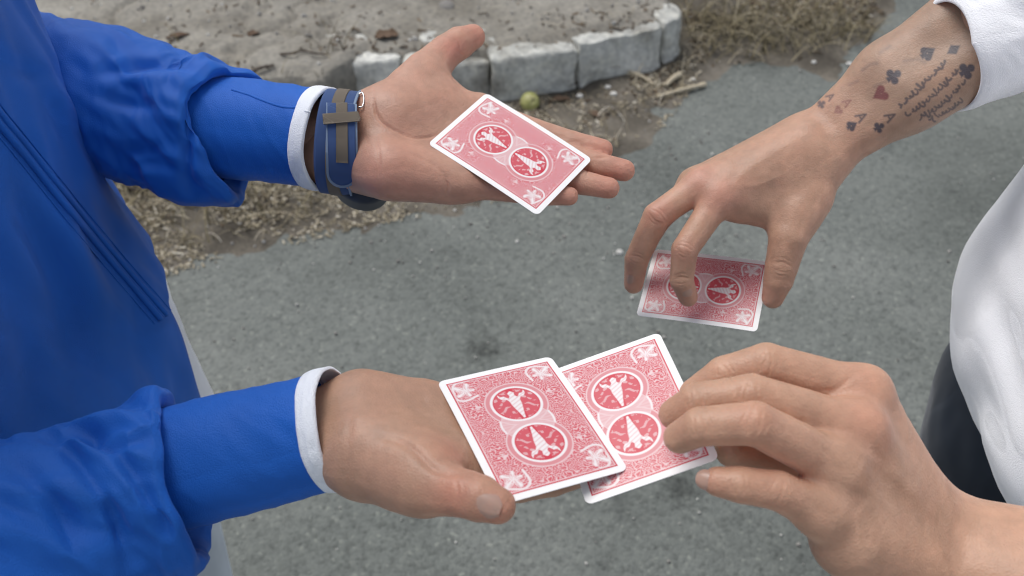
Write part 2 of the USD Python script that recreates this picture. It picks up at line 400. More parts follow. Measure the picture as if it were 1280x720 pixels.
M['fruit'] = mat('fruit_skin', {'g': ('geometry', {}), 'n': ('noise_texture', {'scale': 55.0, 'detail': 3.0}), 'r': ('rgb_ramp', {'ramp': [(0.3, (0.26, 0.27, 0.07)), (0.55, (0.36, 0.36, 0.14)), (0.75, (0.44, 0.41, 0.20))]}),
    'p': ('principled_bsdf', {'roughness': 0.45})}, [('g.position', 'n.vector'), ('n.fac', 'r.fac'), ('r.color', 'p.base_color')])

def sheet(x0, x1, y0, y1, step, fn):
    xs, ys = np.arange(x0, x1 + step / 2, step), np.arange(y0, y1 + step / 2, step)
    X, Y = np.meshgrid(xs, ys, indexing='ij')
    V = np.stack([X, Y, fn(X, Y)], -1).reshape(-1, 3)
    I = np.arange(X.size).reshape(X.shape)
    Q = np.stack([I[:-1, :-1], I[1:, :-1], I[1:, 1:], I[:-1, 1:]], -1).reshape(-1, 4)
    return V, Q

def p3(X, Y, s, o=0.0):
    return np.stack([X * s + 50, Y * s + 50, np.full_like(X, o)], -1)

# the road: an uneven sheet near, a flat one to the horizon round it
road = sheet(-2.4, 2.4, 0.0, 3.6, 0.02, lambda X, Y: 0.006 * (fbm(p3(X, Y, 1.7), 4, 3) - 0.5) * np.clip(np.minimum.reduce([X + 2.4, 2.4 - X, Y, 3.6 - Y]) * 2, 0, 1))
big = []
for x0, x1, y0, y1 in ((-300, -2.4, -300, 300), (2.4, 300, -300, 300), (-2.4, 2.4, -300, 0), (-2.4, 2.4, 3.6, 300)):
    big.append((np.array([[x0, y0, 0], [x1, y0, 0], [x1, y1, 0], [x0, y1, 0]], float), np.array([[0, 1, 2, 3]])))
tag(obj('road', cat_mesh([road] + big), M['asphalt'], smooth=True), kind='structure')

KT = np.array([0.006, -0.048]) + np.array([(-2.6, 2.18), (-1.6, 2.13), (-1.12, 2.10), (-0.84, 2.085), (-0.56, 2.075), (-0.285, 2.07), (-0.060, 2.065), (0.163, 2.13), (0.393, 2.245), (0.485, 2.315)])
KH = 0.130
kerb = UsdGeom.Xform.Define(stage, '/World/kerb').GetPrim(); tag(kerb, kind='structure')
rng = np.random.default_rng(11)
def kerb_stone(a, b, seed, end=False):
    d = (b - a) / np.linalg.norm(b - a); nrm = np.array([-d[1], d[0]])
    a, b = a + d * 0.004, b - d * 0.004
    L = np.linalg.norm(b - a); m = trimesh.creation.box([L, 0.14, 0.20])
    v, f = m.vertices, m.faces
    for _ in range(4): v, f = trimesh.remesh.subdivide(v, f)
    v = np.array(v)
    # round the arrises
    r = 0.007; half = np.array([L / 2, 0.07, 0.10]); q = np.clip(v, -(half - r), half - r); e = v - q; el = np.linalg.norm(e, axis=1, keepdims=True)
    v = q + e / np.maximum(el, 1e-9) * np.minimum(el, r)
    if end:
        k = np.clip((v[:, 0] - (L / 2 - 0.09)) / 0.09, 0, 1); v[:, 1] += k ** 2 * 0.05 * (v[:, 1] < 0.05); v[:, 2] -= k ** 3 * 0.015
    front = np.clip((0.02 - v[:, 1]) / 0.09, 0, 1) * np.clip((0.10 - v[:, 2]) / 0.20, 0, 1)
    v[:, 1] -= 0.022 * front
    n = np.stack([fbm(v * 7 + seed * 7.3 + k * 31, 4, seed) - 0.5 for k in range(3)], 1)
    v = v + n * [0.014, 0.060, 0.050] + (np.stack([fbm(v * 38 + seed * 3.1 + k * 17, 3, seed) - 0.5 for k in range(3)], 1)) * 0.014
    w = np.empty_like(v); mid = (a + b) / 2
    w[:, :2] = mid + np.outer(v[:, 0], d) + np.outer(v[:, 1] + 0.07, nrm); w[:, 2] = v[:, 2] + KH - 0.10 - 0.045 * (mid[0] < -0.45)
    return w, f
for i in range(len(KT) - 1):
    a, b = KT[i], KT[i + 1]
    n = max(1, int(round(np.linalg.norm(b - a) / 0.3)))
    for j in range(n):
        obj('kerb_stone', kerb_stone(a + (b - a) * j / n, a + (b - a) * (j + 1) / n, 3 + i * 5 + j, end=(i == len(KT) - 2)), M['kerb'], kerb, smooth=40)

def kerb_y(X): return np.interp(X, KT[:, 0], KT[:, 1])
def pave_z(X, Y):
    back = Y - kerb_y(X) - 0.004 + 0.13 * np.clip((-0.38 - X) / 0.08, 0, 1) + 0.045 * (fbm(p3(X, Y, 11.0, 4), 3, 15) - 0.5)
    lip = np.clip((back - 0.02) / 0.05, 0, 1)
    z = KH - 0.006 + lip * 0.014 + 0.016 * (fbm(p3(X, Y, 5.0, 2), 4, 5) - 0.5) + 0.013 * (fbm(p3(X, Y, 26.0, 3), 3, 6) - 0.5)
    cr = fbm(p3(X, Y, 3.2, 9), 4, 44); z = z - 0.016 * np.exp(-((cr - 0.5) / 0.012) ** 2)
    z = z - np.clip((0.025 - back) / 0.05, 0, 1) * 0.2
    return z - np.clip((X - 0.43) / 0.05, 0, 1) * 0.25
tag(obj('pavement', sheet(-2.6, 0.56, 1.85, 5.0, 0.0125, pave_z), M['pavement']), kind='structure')
far = sheet(-60, 0.42, 4.98, 30, 5.0, lambda X, Y: X * 0 + 0.09)
tag(obj('verge', far, M['verge']), kind='structure')

DB = np.array([(-2.4, 1.30), (-1.6, 1.33), (-1.0, 1.37), (-0.72, 1.43), (-0.495, 1.525), (-0.29, 1.60), (-0.146, 1.63), (0, 1.68), (0.2, 1.76), (0.295, 1.85), (0.417, 2.03), (0.5, 2.19), (0.8, 2.235), (1.0, 2.34), (1.2, 2.6), (1.25, 2.9)])
def dirt_edge(X): return np.interp(X, DB[:, 0], DB[:, 1])
def dirt_z(X, Y):
    e = Y - dirt_edge(X) + 0.16 * (fbm(p3(X, Y, 6.0, 5), 4, 8) - 0.5)
    z = np.clip(e * 0.10, -0.03, 0.014)
    right = np.clip((X - 0.5) / 0.05, 0, 1)
    z = z - right * np.clip((Y - 2.75) / 0.3, 0, 1) * 0.08
    return z + 0.016 * (fbm(p3(X, Y, 14.0, 7), 4, 9) - 0.52) + 0.004 - 0.05 * np.clip((X - 1.15) / 0.1, 0, 1)
tag(obj('gutter_dirt', sheet(-2.4, 1.3, 1.2, 3.1, 0.0125, dirt_z), M['dirt']), kind='structure')

def ground_z(x, y):
    x, y = np.atleast_1d(x).astype(float), np.atleast_1d(y).astype(float)
    z = np.maximum(0.002, dirt_z(x, y))
    return np.where((y > kerb_y(x) - 0.1) & (x < 0.5), np.maximum(pave_z(x, y), z), z)

BOX = np.array(trimesh.creation.box([1, 1, 1]).vertices), np.array(trimesh.creation.box([1, 1, 1]).faces)
ICO = np.array(trimesh.creation.icosphere(1, 0.5).vertices), np.array(trimesh.creation.icosphere(1, 0.5).faces)
def scatter(base, xyz, size, rng, tilt=0.5, bend=0.0):
    bv, bf = base; n = len(xyz)
    V = bv[None] * size[:, None, :]
    if bend: V[:, :, 2] += bend * size[:, :1] * (bv[None, :, 0] ** 2) * rng.uniform(-1, 1, (n, 1))
    a = rng.uniform(0, 2 * np.pi, n); t = rng.normal(0, tilt, n); r = rng.normal(0, tilt, n)
    ca, sa, ct, st, cr, sr = np.cos(a), np.sin(a), np.cos(t), np.sin(t), np.cos(r), np.sin(r)
    Z = np.zeros(n); O = np.ones(n)
    Rz = np.stack([ca, -sa, Z, sa, ca, Z, Z, Z, O], 1).reshape(n, 3, 3); Ry = np.stack([ct, Z, st, Z, O, Z, -st, Z, ct], 1).reshape(n, 3, 3); Rx = np.stack([O, Z, Z, Z, cr, -sr, Z, sr, cr], 1).reshape(n, 3, 3)
    V = np.einsum('nij,nkj->nki', Rz @ Ry @ Rx, V) + xyz[:, None]
    return V.reshape(-1, 3), (bf[None] + (np.arange(n) * len(bv))[:, None, None]).reshape(-1, 3)

def dirt_points(n, rng, x0, x1, depth, power=1.0, shift=0.0):
    x = rng.uniform(x0, x1, n); d = rng.uniform(0, 1, n) ** power * depth
    y = dirt_edge(x) + shift + d
    keep = (y < kerb_y(x) - 0.03) | (x > 0.5)
    # patchy
    keep &= fbm(np.stack([x * 7 + 9, y * 7 + 9, x * 0], -1), 3, 21) > rng.uniform(0.36, 0.64, n)
    x, y = x[keep], y[keep]
    return np.stack([x, y, ground_z(x, y)], 1)
rng = np.random.default_rng(5)
P = np.vstack([dirt_points(11000, rng, -1.3, 0.0, 0.36, 0.9, -0.05), dirt_points(4200, rng, -0.1, 0.5, 0.45, 1.1, -0.05), dirt_points(1500, rng, 0.45, 1.1, 0.35)])
s = np.stack([rng.lognormal(math.log(0.0085), 0.62, len(P)), rng.uniform(0.0012, 0.0048, len(P)), rng.uniform(0.0008, 0.002, len(P))], 1)
tag(obj('straw_chips', scatter(BOX, P + [0, 0, 0.002], s, rng, 0.35), M['straw'], smooth=False, pieces=len(P)), 'pale straw chips strewn over the dirt along the kerb', 'litter', kind='stuff')
P = np.vstack([dirt_points(2600, rng, -1.4, 0.0, 0.75, 0.7), dirt_points(1500, rng, -0.1, 0.55, 0.5, 0.7), dirt_points(2600, rng, 0.5, 1.1, 0.4)])
s = np.stack([rng.lognormal(math.log(0.009), 0.5, len(P)), rng.uniform(0.002, 0.006, len(P)), rng.uniform(0.001, 0.003, len(P))], 1)
tag(obj('bark_bits', scatter(BOX, P + [0, 0, 0.002], s, rng, 0.4), M['brown'], smooth=False, pieces=len(P)), 'dark brown bark bits and crumbled leaves in the gutter', 'litter', kind='stuff')
x = np.concatenate([rng.uniform(-1.2, 1.6, 700), rng.uniform(-1.0, 0.5, 500)]); y = np.concatenate([rng.uniform(0.3, 2.5, 700), rng.uniform(1.4, 2.0, 500)])
keep = (y < kerb_y(x) - 0.02) | (x > 0.5); x, y = x[keep], y[keep]
s = rng.lognormal(math.log(0.0034), 0.45, len(x))[:, None] * rng.uniform(0.7, 1.3, (len(x), 3))
tag(obj('loose_grit', scatter(ICO, np.stack([x, y, ground_z(x, y)], 1) + [0, 0, 0.0008], s, rng, 1.0), M['grit'], smooth=False, pieces=len(x)), 'loose grit scattered on the grey road surface', 'grit', kind='stuff')
x = rng.uniform(-1.6, 0.35, 900); y = kerb_y(x) + rng.uniform(0.06, 1.3, 900)
s = rng.lognormal(math.log(0.005), 0.6, len(x))[:, None] * rng.uniform(0.6, 1.4, (len(x), 3))
tag(obj('pavement_grit', scatter(ICO, np.stack([x, y, ground_z(x, y)], 1) + [0, 0, 0.001], s, rng, 1.0), M['grit'], smooth=False, pieces=len(x)), 'small stones and grit lying on the sandy pavement', 'grit', kind='stuff')

x = rng.uniform(-1.5, 0.40, 1500); y = kerb_y(x) + 0.03 + rng.uniform(0, 1, 1500) ** 2.0 * 1.0
keep = fbm(np.stack([x * 5 + 9, y * 5 + 9, x * 0], -1), 3, 61) > rng.uniform(0.35, 0.65, len(x)); x, y = x[keep], y[keep]
s = np.stack([rng.lognormal(math.log(0.012), 0.5, len(x)), rng.uniform(0.002, 0.005, len(x)), rng.uniform(0.001, 0.002, len(x))], 1)
tag(obj('pavement_litter', scatter(BOX, np.stack([x, y, ground_z(x, y)], 1) + [0, 0, 0.002], s, rng, 0.3), M['brown'], smooth=False, pieces=len(x)), 'brown straw and leaf crumbs blown over the sandy pavement', 'litter', kind='stuff')

def blades(n, rng, spot, length, lean, width=0.0022):
    vs, fs = [], []
    for i in range(n):
        x, y = spot(rng); z = float(ground_z(x, y)[0]) - 0.003
        a = rng.uniform(0, 2 * np.pi); L = rng.uniform(*length); le = rng.uniform(*lean); w = width * rng.uniform(0.6, 1.4); cu = rng.uniform(-0.6, 0.6)
        p, row = np.array([x, y, z]), []
        for k in range(6):
            t = k / 5; side = np.array([-math.sin(a), math.cos(a), 0]) * w * (1 - t * 0.85)
            row += [p - side, p + side]
            up = max(math.cos(le * (0.35 + t)), -0.15) if p[2] > z + 0.004 or t < 0.3 else 0.0
            p = p + np.array([math.cos(a), math.sin(a), 0]) * math.sin(le * (0.35 + t)) * L / 5 + np.array([0, 0, up]) * L / 5; a += cu * 0.3
            p[2] = max(p[2], z + 0.004)
        b = 2 * np.arange(5)[:, None]
        vs.append(np.array(row)); fs.append(np.hstack([b, b + 1, b + 3, b + 2]))
    return cat_mesh(list(zip(vs, fs)))
def spot_right(r):
    while True:
        x, y = r.uniform(0.50, 1.05), r.normal(2.36, 0.08)
        if y > dirt_edge(x) + r.uniform(-0.04, 0.08): return x, y
def spot_any(r):
    x = r.uniform(-1.0, 0.62); return x, dirt_edge(x) + abs(r.normal(0.12, 0.14)) + 0.01
tag(obj('fallen_stalks', blades(420, rng, spot_any, (0.03, 0.10), (1.5, 1.8), 0.0014), M['straw'], pieces=420), 'thin fallen stalks lying among the straw chips along the kerb', 'litter', kind='stuff')
tag(obj('dry_grass', blades(620, rng, spot_right, (0.05, 0.15), (1.45, 2.1), 0.0017), M['dry_grass'], pieces=620), 'matted dry grass beside the rounded end of the kerb', 'grass', kind='stuff')
def spot_left(r):
    x = r.uniform(-1.25, -0.42); return x, dirt_edge(x) + abs(r.normal(0.22, 0.12)) + 0.02
tag(obj('dead_grass', blades(700, rng, spot_left, (0.05, 0.18), (1.0, 1.9), 0.0016), M['dry_grass'], pieces=700), 'tangle of dead grass stalks on the dirt beneath the blue sleeve', 'grass', kind='stuff')

def lie(px, py, lift=0.0):
    p = on_ground(px, py)
    if p[1] > kerb_y(p[0]) + 0.01 and p[0] < 0.5: p = on_ground(px, py, KH)
    return np.array([p[0], p[1], float(ground_z(p[0], p[1])[0]) + lift])
def stick(name, pts, r, m, label, cat, group=None, lift=0.007):
    q = spline([lie(x, y, lift) + [0, 0, 0.004 * (i % 2)] for i, (x, y) in enumerate(pts)], 14)
    rr = r * (1 + 0.25 * np.sin(np.arange(14) * 2.1)) * np.linspace(1.1, 0.75, 14)
    tag(obj(name, round_tube(q, rr, 6), m), label, cat, group)
stick('stick', [(784, 99), (800, 106), (816, 114)], 0.0050, M['stick'], 'pale straight stick sloping towards the kerb face, topmost of the three', 'stick')
stick('stick', [(849, 100), (840, 107), (831, 114)], 0.0075, M['stick'], 'short thick pale stick, the stubbiest of the three on the road', 'stick')
stick('stick', [(881, 109), (850, 118), (821, 127)], 0.0056, M['stick'], 'long pale stick lying below the stubby one on bare road', 'stick')
stick('twig', [(352, 75), (368, 77), (380, 71), (394, 77), (409, 74)], 0.0034, M['twig'], 'thin wavy dark twig on the sandy pavement above the blue forearm', 'twig')
stick('twig', [(312, 95), (326, 91), (344, 88)], 0.0046, M['twig'], 'short dark twig on the pavement just above the bunched blue sleeve', 'twig')
stick('twig', [(152, 236), (172, 248), (200, 244), (226, 256), (246, 262)], 0.0036, M['twig'], 'bent dark twig in the dead grass beside the blue chest', 'twig')
stick('twig', [(214, 232), (220, 250), (236, 264), (262, 266)], 0.0028, M['stick'], 'curled pale stalk on the dirt under the bunched blue sleeve', 'twig')

def leaf_mesh(c, L, W, a, rng, curl=0.3):
    u = np.linspace(-1, 1, 9); v = np.linspace(-1, 1, 5)
    U, Vv = np.meshgrid(u, v, indexing='ij')
    w = (1 - U ** 2) ** 0.6 * (1 + 0.2 * np.sin(U * 5 + rng.uniform(0, 6)))
    X, Y = U * L / 2, Vv * w * W / 2
    Z = curl * W * (Vv ** 2 * w - 0.4 * U ** 2) * 0.6 + 0.15 * W * (rng.uniform(0, 1, U.shape) - 0.5) + 0.006
    V = np.stack([X * math.cos(a) - Y * math.sin(a), X * math.sin(a) + Y * math.cos(a), Z], -1).reshape(-1, 3) + c
    I = np.arange(45).reshape(9, 5)
    top = np.stack([I[:-1, :-1], I[1:, :-1], I[1:, 1:], I[:-1, 1:]], -1).reshape(-1, 4)
    return cat_mesh([(V, top), (V - [0, 0, 0.0012], top[:, ::-1])])
for (px, py, L, W, a, lab) in (
        (484, 50, 0.062, 0.04, 0.2, 'dark dead leaf on the pavement above the thumb side of the upper palm'),
        (317, 43, 0.034, 0.025, 0.8, 'small dark leaf on the sandy pavement above the bunched sleeve'),
        (224, 50, 0.06, 0.02, 0.35, 'narrow dark leaf on the pavement above the blue upper arm'),
        (608, 112, 0.03, 0.02, 1.2, 'dead leaf at the kerb foot by the top corner of a card'),
        (636, 117, 0.045, 0.022, 2.6, 'curled dark leaf at the kerb foot behind the yellow fruit'),
        (700, 133, 0.05, 0.02, 0.1, 'long brown leaf in the gutter beside the yellow fruit'),
        (742, 152, 0.04, 0.018, 2.4, 'brown leaf among straw chips halfway to the bare road'),
        (716, 116, 0.036, 0.018, 0.6, 'dark leaf under the kerb joint nearest the yellow fruit')):
    tag(obj('dead_leaf', leaf_mesh(lie(px, py), L, W, a, rng), M['leaf']), lab, 'leaf')
for i, (px, py, r, lab) in enumerate(((1084, 64, 0.006, 'tiny white pebble on the road by the tattooed forearm, upper of two'), (1061, 82, 0.007, 'white pebble on the road just off the tattooed wrist'), (1016, 81, 0.006, 'white pebble on the road below the dry grass, beyond the tattooed arm'),
        (759, 117, 0.007, 'pale pebble in the gutter below the kerb, upper of a close pair'), (766, 128, 0.008, 'pale pebble in the gutter below the kerb, lower of a close pair'), (724, 129, 0.007, 'pale pebble in the gutter under the middle kerb joint'),
        (866, 102, 0.005, 'small pale pebble on the road beside the short thick stick'))):
    v = ICO[0] * [2.4 * r, 1.9 * r, 1.5 * r]; v = v * (1 + 0.35 * (noise(v * 150 + i * 9, 4)[:, None] - 0.5))
    tag(obj('pebble', (v + lie(px, py) + [0, 0, 0.5 * r], ICO[1]), M['pebble']), lab, 'pebble')
fr = trimesh.creation.icosphere(4, 0.0245); v = np.array(fr.vertices); d = v[:, :2] / 0.0245
v[:, 2] -= 0.006 * np.exp(-(d ** 2).sum(1) / 0.05) * np.sign(v[:, 2]); v *= [1.0, 1.0, 0.94]; v *= 1 + 0.05 * (fbm(v * 40, 3, 2)[:, None] - 0.5)
R = trimesh.transformations.rotation_matrix(1.0, [0.8, 0.4, 0.1])[:3, :3]
tag(obj('fallen_fruit', (v @ R.T + lie(662, 141) + [0, 0, 0.018], fr.faces), M['fruit']), 'small yellow green fruit lying in the gutter by the kerb', 'fruit')

# ------------------------------------------------------------------ playing cards
CW, CL = 0.0635, 0.0889
def rounded(w, h, r, n=8):
    return Polygon([(sx * (w / 2 - r) + r * math.cos(a), sy * (h / 2 - r) + r * math.sin(a)) for sx, sy, a0 in ((1, 1, 0), (-1, 1, 90), (-1, -1, 180), (1, -1, 270)) for a in np.radians(np.linspace(a0, a0 + 90, n))])

def card_art(x, y):
    """ink on the back: x across (mm), y along (mm); 1 = full red, 0 = paper. Turned by half a turn it is the same."""
    red = np.array([0.56, 0.028, 0.055]); paper = np.array([0.80, 0.78, 0.78])
    flip = y < 0
    x, y = np.where(flip, -x, x), np.abs(y)
    ss = lambda e0, e1, v: np.clip((v - e0) / (e1 - e0), 0, 1) ** 2 * (3 - 2 * np.clip((v - e0) / (e1 - e0), 0, 1))
    line = lambda d, w: 1 - ss(w * 0.5, w * 0.5 + 0.35, np.abs(d))
    ax = np.abs(x)
    # all over scrollwork: curling stems on a red ground
    q = np.stack([ax * 0.16 + 3, y * 0.16 + 7, x * 0], -1)
    wx = 5.5 * (fbm(q, 3, 1) - 0.5); wy = 5.5 * (fbm(q + 11.3, 3, 2) - 0.5)
    s1 = np.sin((ax + wx * 2.2) * 2.25 + np.sin((y + wy) * 0.55) * 2.3); s2 = np.sin((y + wy * 2.0) * 2.35 + np.sin((ax + wx) * 0.6) * 2.1)
    scroll = np.maximum(1 - ss(0.12, 0.55, np.abs(s1)), 1 - ss(0.12, 0.55, np.abs(s2)))
    ink = 0.93 - 0.62 * scroll
    rr = np.hypot(x, y)
    # pale middle wheel
    mid = 1 - ss(12.6, 13.2, rr)
    ray = 0.5 + 0.5 * np.sin(np.arctan2(y, x) * 36)
    ink = np.where(mid > 0.5, 0.42 + 0.10 * ray, ink); ink = ink * (1 - line(rr - 13.3, 0.7)) + 0.08 * line(rr - 13.3, 0.7)
    # band round the wheels
    cy = 14.6; r = np.hypot(x, (y - cy) * 1.0)
    ink = np.where(r < 15.6, np.where(mid > 0.5, ink, 0.72), ink)
    ink = ink * (1 - line(r - 15.8, 0.4)) + 0.35 * line(r - 15.8, 0.4)
    inside = r < 12.6
    ink = np.where(inside, 1.0, ink)
    ink = ink * (1 - line(r - 12.6, 1.0)) + 0.03 * line(r - 12.6, 1.0)
    # rays and feathers in the wheel
    u, v = x, y - cy
    feather = np.sin(v * 1.25 + np.abs(u) * 0.75 + np.sin(np.abs(u) * 0.9) * 1.1)
    ink = np.where(inside & (np.abs(u) > 2.0) & (r < 11.4), np.where((feather > 0.35) & (fbm(np.stack([np.abs(u) * 0.55 + 5, v * 0.55 + 30, x * 0], -1), 3, 6) > 0.5), 0.55, 0.93), ink)
    # pale spindle figure with raised wings, head outwards
    wdt = np.interp(v, [-11, -7, -2, 3, 5, 6.2, 8.4, 9.6], [0.25, 1.0, 2.1, 2.7, 1.7, 1.1, 1.5, 0.2])
    fig = (1 - ss(0, 0.5, np.abs(u) - wdt)) * (v > -11) * (v < 9.8)
    wing = 1 - ss(0.9, 1.5, np.abs((v - 3.5) - (np.abs(u) - 2.0) * 0.75 - 0.5 * np.sin(np.abs(u) * 1.9)))
    wing = wing * (np.abs(u) < 7.2) * (v < 9.6)
    fold = 0.5 + 0.5 * np.sin(v * 2.6 + u * 1.4)
    ink = np.where(inside, ink * (1 - np.maximum(fig, wing)) + np.maximum(fig, wing) * (0.05 + 0.25 * (fold > 0.72)), ink)
    # corner sprays
    for cx, cyy, t in ((20.5, 32.0, 0.7), (-20.5, 32.0, 2.44)):
        a, b = x - cx, y - cyy; ro = np.hypot(a, b); th = np.arctan2(b, a) - t
        petal = 5.6 * (0.35 + 0.65 * np.abs(np.cos(th * 2.5))) * (1 + 0.25 * np.cos(th))
        sp = 1 - ss(-0.3, 0.5, ro - petal)
        curl = line(ro - 7.2 - 0.8 * np.sin(th * 3), 0.9) * (np.cos(th * 1.0 + 1) > -0.45)
        k = np.maximum(sp * (0.7 + 0.3 * np.cos(th * 10)), 0.85 * curl)
        ink = ink * (1 - k) + 0.03 * k
    # frame line at the rim of the print
    edge = np.maximum(ax - 28.0, y - 40.6)
    ink = np.where(edge > -0.55, 0.95, np.where(edge > -1.0, 0.35, ink))
    return paper + (red - paper) * np.clip(ink, 0, 1)[..., None]

def card_parts():
    slab = trimesh.creation.extrude_polygon(rounded(CL, CW, 0.0035), 0.00032, engine='earcut')
    slab.apply_translation([0, 0, -0.00032])
    sv, sf = trimesh.remesh.subdivide_to_size(slab.vertices, slab.faces, 0.006); slab = trimesh.Trimesh(sv, sf)
    BOW = 0.45
    slab.vertices[:, 2] -= BOW * slab.vertices[:, 0] ** 2
    nx, ny = 285, 195
    X, Y = np.meshgrid(np.linspace(-0.0408, 0.0408, nx), np.linspace(-0.0282, 0.0282, ny), indexing='ij')
    I = np.arange(nx * ny).reshape(nx, ny)
    Q = np.stack([I[:-1, :-1], I[1:, :-1], I[1:, 1:], I[:-1, 1:]], -1).reshape(-1, 4)
    V = np.stack([X, Y, 0.00008 - BOW * X ** 2], -1).reshape(-1, 3)
    return (np.array(slab.vertices), np.array(slab.faces)), (V, np.vstack([Q[:, [0, 1, 2]], Q[:, [0, 2, 3]]])), card_art(Y.ravel() * 1000, X.ravel() * 1000)
slab, face, ink = card_parts()
UsdGeom.Scope.Define(stage, '/World/Looks')
proto = stage.CreateClassPrim('/World/card_prototype')
def bend(v, k): v = v.copy(); v[:, 2] += k * (v[:, 0] ** 2); return v
obj('card_stock', slab, M['stock'], proto, smooth=30)
pm = usdkit.mesh(stage, '/World/card_prototype/back_print', face, M['print'], smooth=True)
UsdGeom.PrimvarsAPI(pm).CreatePrimvar('tint', Sdf.ValueTypeNames.Color3fArray, 'vertex').Set(Vt.Vec3fArray.FromNumpy(ink.astype(np.float32)))

# corners in the order long edge, short edge, as measured in front of the lens (metres)
CARDS = {
 'A': np.array([[-0.018, -0.135, 0.633], [0.054, -0.086, 0.611], [0.016, -0.046, 0.579], [-0.055, -0.095, 0.601]]),
 'B': np.array([[0.0206, 0.0358, 0.4911], [0.0537, 0.0829, 0.4234], [-0.0052, 0.0944, 0.4027], [-0.0383, 0.0473, 0.4704]]),
 'C': np.array([[0.077, 0.0226, 0.4826], [0.0931, 0.0762, 0.4135], [0.0335, 0.0978, 0.4163], [0.0173, 0.0442, 0.4854]]),
 'D': np.array([[0.112, -0.031, 0.724], [0.195, -0.02, 0.694], [0.176, 0.031, 0.661], [0.093, 0.02, 0.692]])}
def plane(k):
    c = CARDS[k]; n = np.cross(c[1] - c[0], c[3] - c[0]); n /= np.linalg.norm(n)
    return (n if n[2] < 0 else -n), c.mean(0)
def pz(k, px, py, below=0.0):
    """depth at a picture point of a card's plane, sunk by so many metres along its normal"""
    n, c = plane(k); d = np.array([(px - 640) / F, (py - 360) / F, 1.0])
    return float(n @ (c - n * below) / (n @ d))
def place_card(k, label):
    c = cw(CARDS[k]); x = c[1] - c[0] + c[2] - c[3]; x /= np.linalg.norm(x); y = c[0] - c[3] + c[1] - c[2]; y -= x * (x @ y); y /= np.linalg.norm(y); z = np.cross(x, y)
    X = UsdGeom.Xform.Define(stage, numbered('/World/playing_card'))
    o = c.mean(0); m = np.eye(4); m[0, :3], m[1, :3], m[2, :3], m[3, :3] = x, y, z, o
    X.AddTransformOp().Set(Gf.Matrix4d(*m.ravel().tolist()))
    p = X.GetPrim(); p.GetReferences().AddInternalReference('/World/card_prototype'); p.SetInstanceable(True)
    tag(p, label, 'playing card', 'red backed playing cards')
place_card('A', 'red backed playing card lying alone on the open palm with the wristwatch')
place_card('B', 'red backed playing card on the lower open palm, pinned by the thumb')
place_card('C', 'red backed playing card half under another, being slid out by a bare hand')
place_card('D', 'red backed playing card gripped by its ends in the tattooed hand')

# ------------------------------------------------------------------ people
def arm_mesh(core, fingers, h=0.0015, kc=0.014, kf=0.009, smooth=14):
    """core: capsules (a, b, ra, rb) melted together; fingers: chains [(point, radius), ...] rooted in the core, kept apart from each other"""
    pts = np.array([p for c in core for p in c[:2]] + [q[0] for f in fingers for q in f])
    G = Field(pts.min(0) - 0.045, pts.max(0) + 0.045, h)
    D = G.empty()
    for a, b, ra, rb in core: G.capsule(D, a, b, ra, rb, kc)
    out = D.copy()
    for f in fingers:
        E_ = G.empty()
        for (a, ra), (b, rb) in zip(f[:-1], f[1:]): G.capsule(E_, a, b, ra, rb, 0.0010)
        m = E_ < 0.045
        S = np.where(m, smin(D, E_, kf), D)
        out = np.where(m, smin(out, S, 0.0012), out)
    V, T = surface_nets(out, G.lo, h)
    m = trimesh.Trimesh(V, T, process=False)
    lab = trimesh.graph.connected_component_labels(m.face_adjacency, node_count=len(T))
    big_ = np.argmax(np.bincount(lab)); T = T[lab == big_]
    u, inv = np.unique(T, return_inverse=True); V, T = V[u], inv.reshape(-1, 3)
    return smooth_mesh(V, T, smooth), T

def carve(V, T, lines):
    """grooves and ridges: (picture polyline, width px, depth mm)"""
    ok, P, N = facing(V, T); off = np.zeros(len(V))
    for line, w, d in lines:
        ln = spline(line, 24) if len(line) > 2 else np.asarray(line, float)
        near = np.where(ok & (P > ln.min(0) - 3.2 * w).all(1) & (P < ln.max(0) + 3.2 * w).all(1))[0]
        if not len(near): continue
        Q = P[near]; t = seg_dist(Q, ln)
        e0 = np.minimum(np.linalg.norm(Q - ln[0], axis=1), np.linalg.norm(Q - ln[-1], axis=1))
        fade = np.clip((e0 + w) / (6 * w), 0.25, 1)
        off[near] -= d * 0.001 * np.exp(-(t / w) ** 2) * fade
    return V + N * off[:, None]

def skin_tint(V, base, hot=(), warm=(0.50, 0.20, 0.15), seed=1, mottle=0.10):
    base = np.array(base); c = np.tile(base, (len(V), 1))
    n = fbm(V * 45 + 20, 3, seed) - 0.5; n2 = fbm(V * 110 + 5, 3, seed + 3) - 0.5
    c = c * (1 + mottle * 2.2 * n[:, None] + mottle * n2[:, None])
    c[:, 0] *= 1 + 0.05 * n2
    w = np.zeros(len(V))
    for p, s, k in hot: w = np.maximum(w, k * np.exp(-((V - p) ** 2).sum(1) / s ** 2))
    return c + (np.array(warm) - c) * w[:, None]

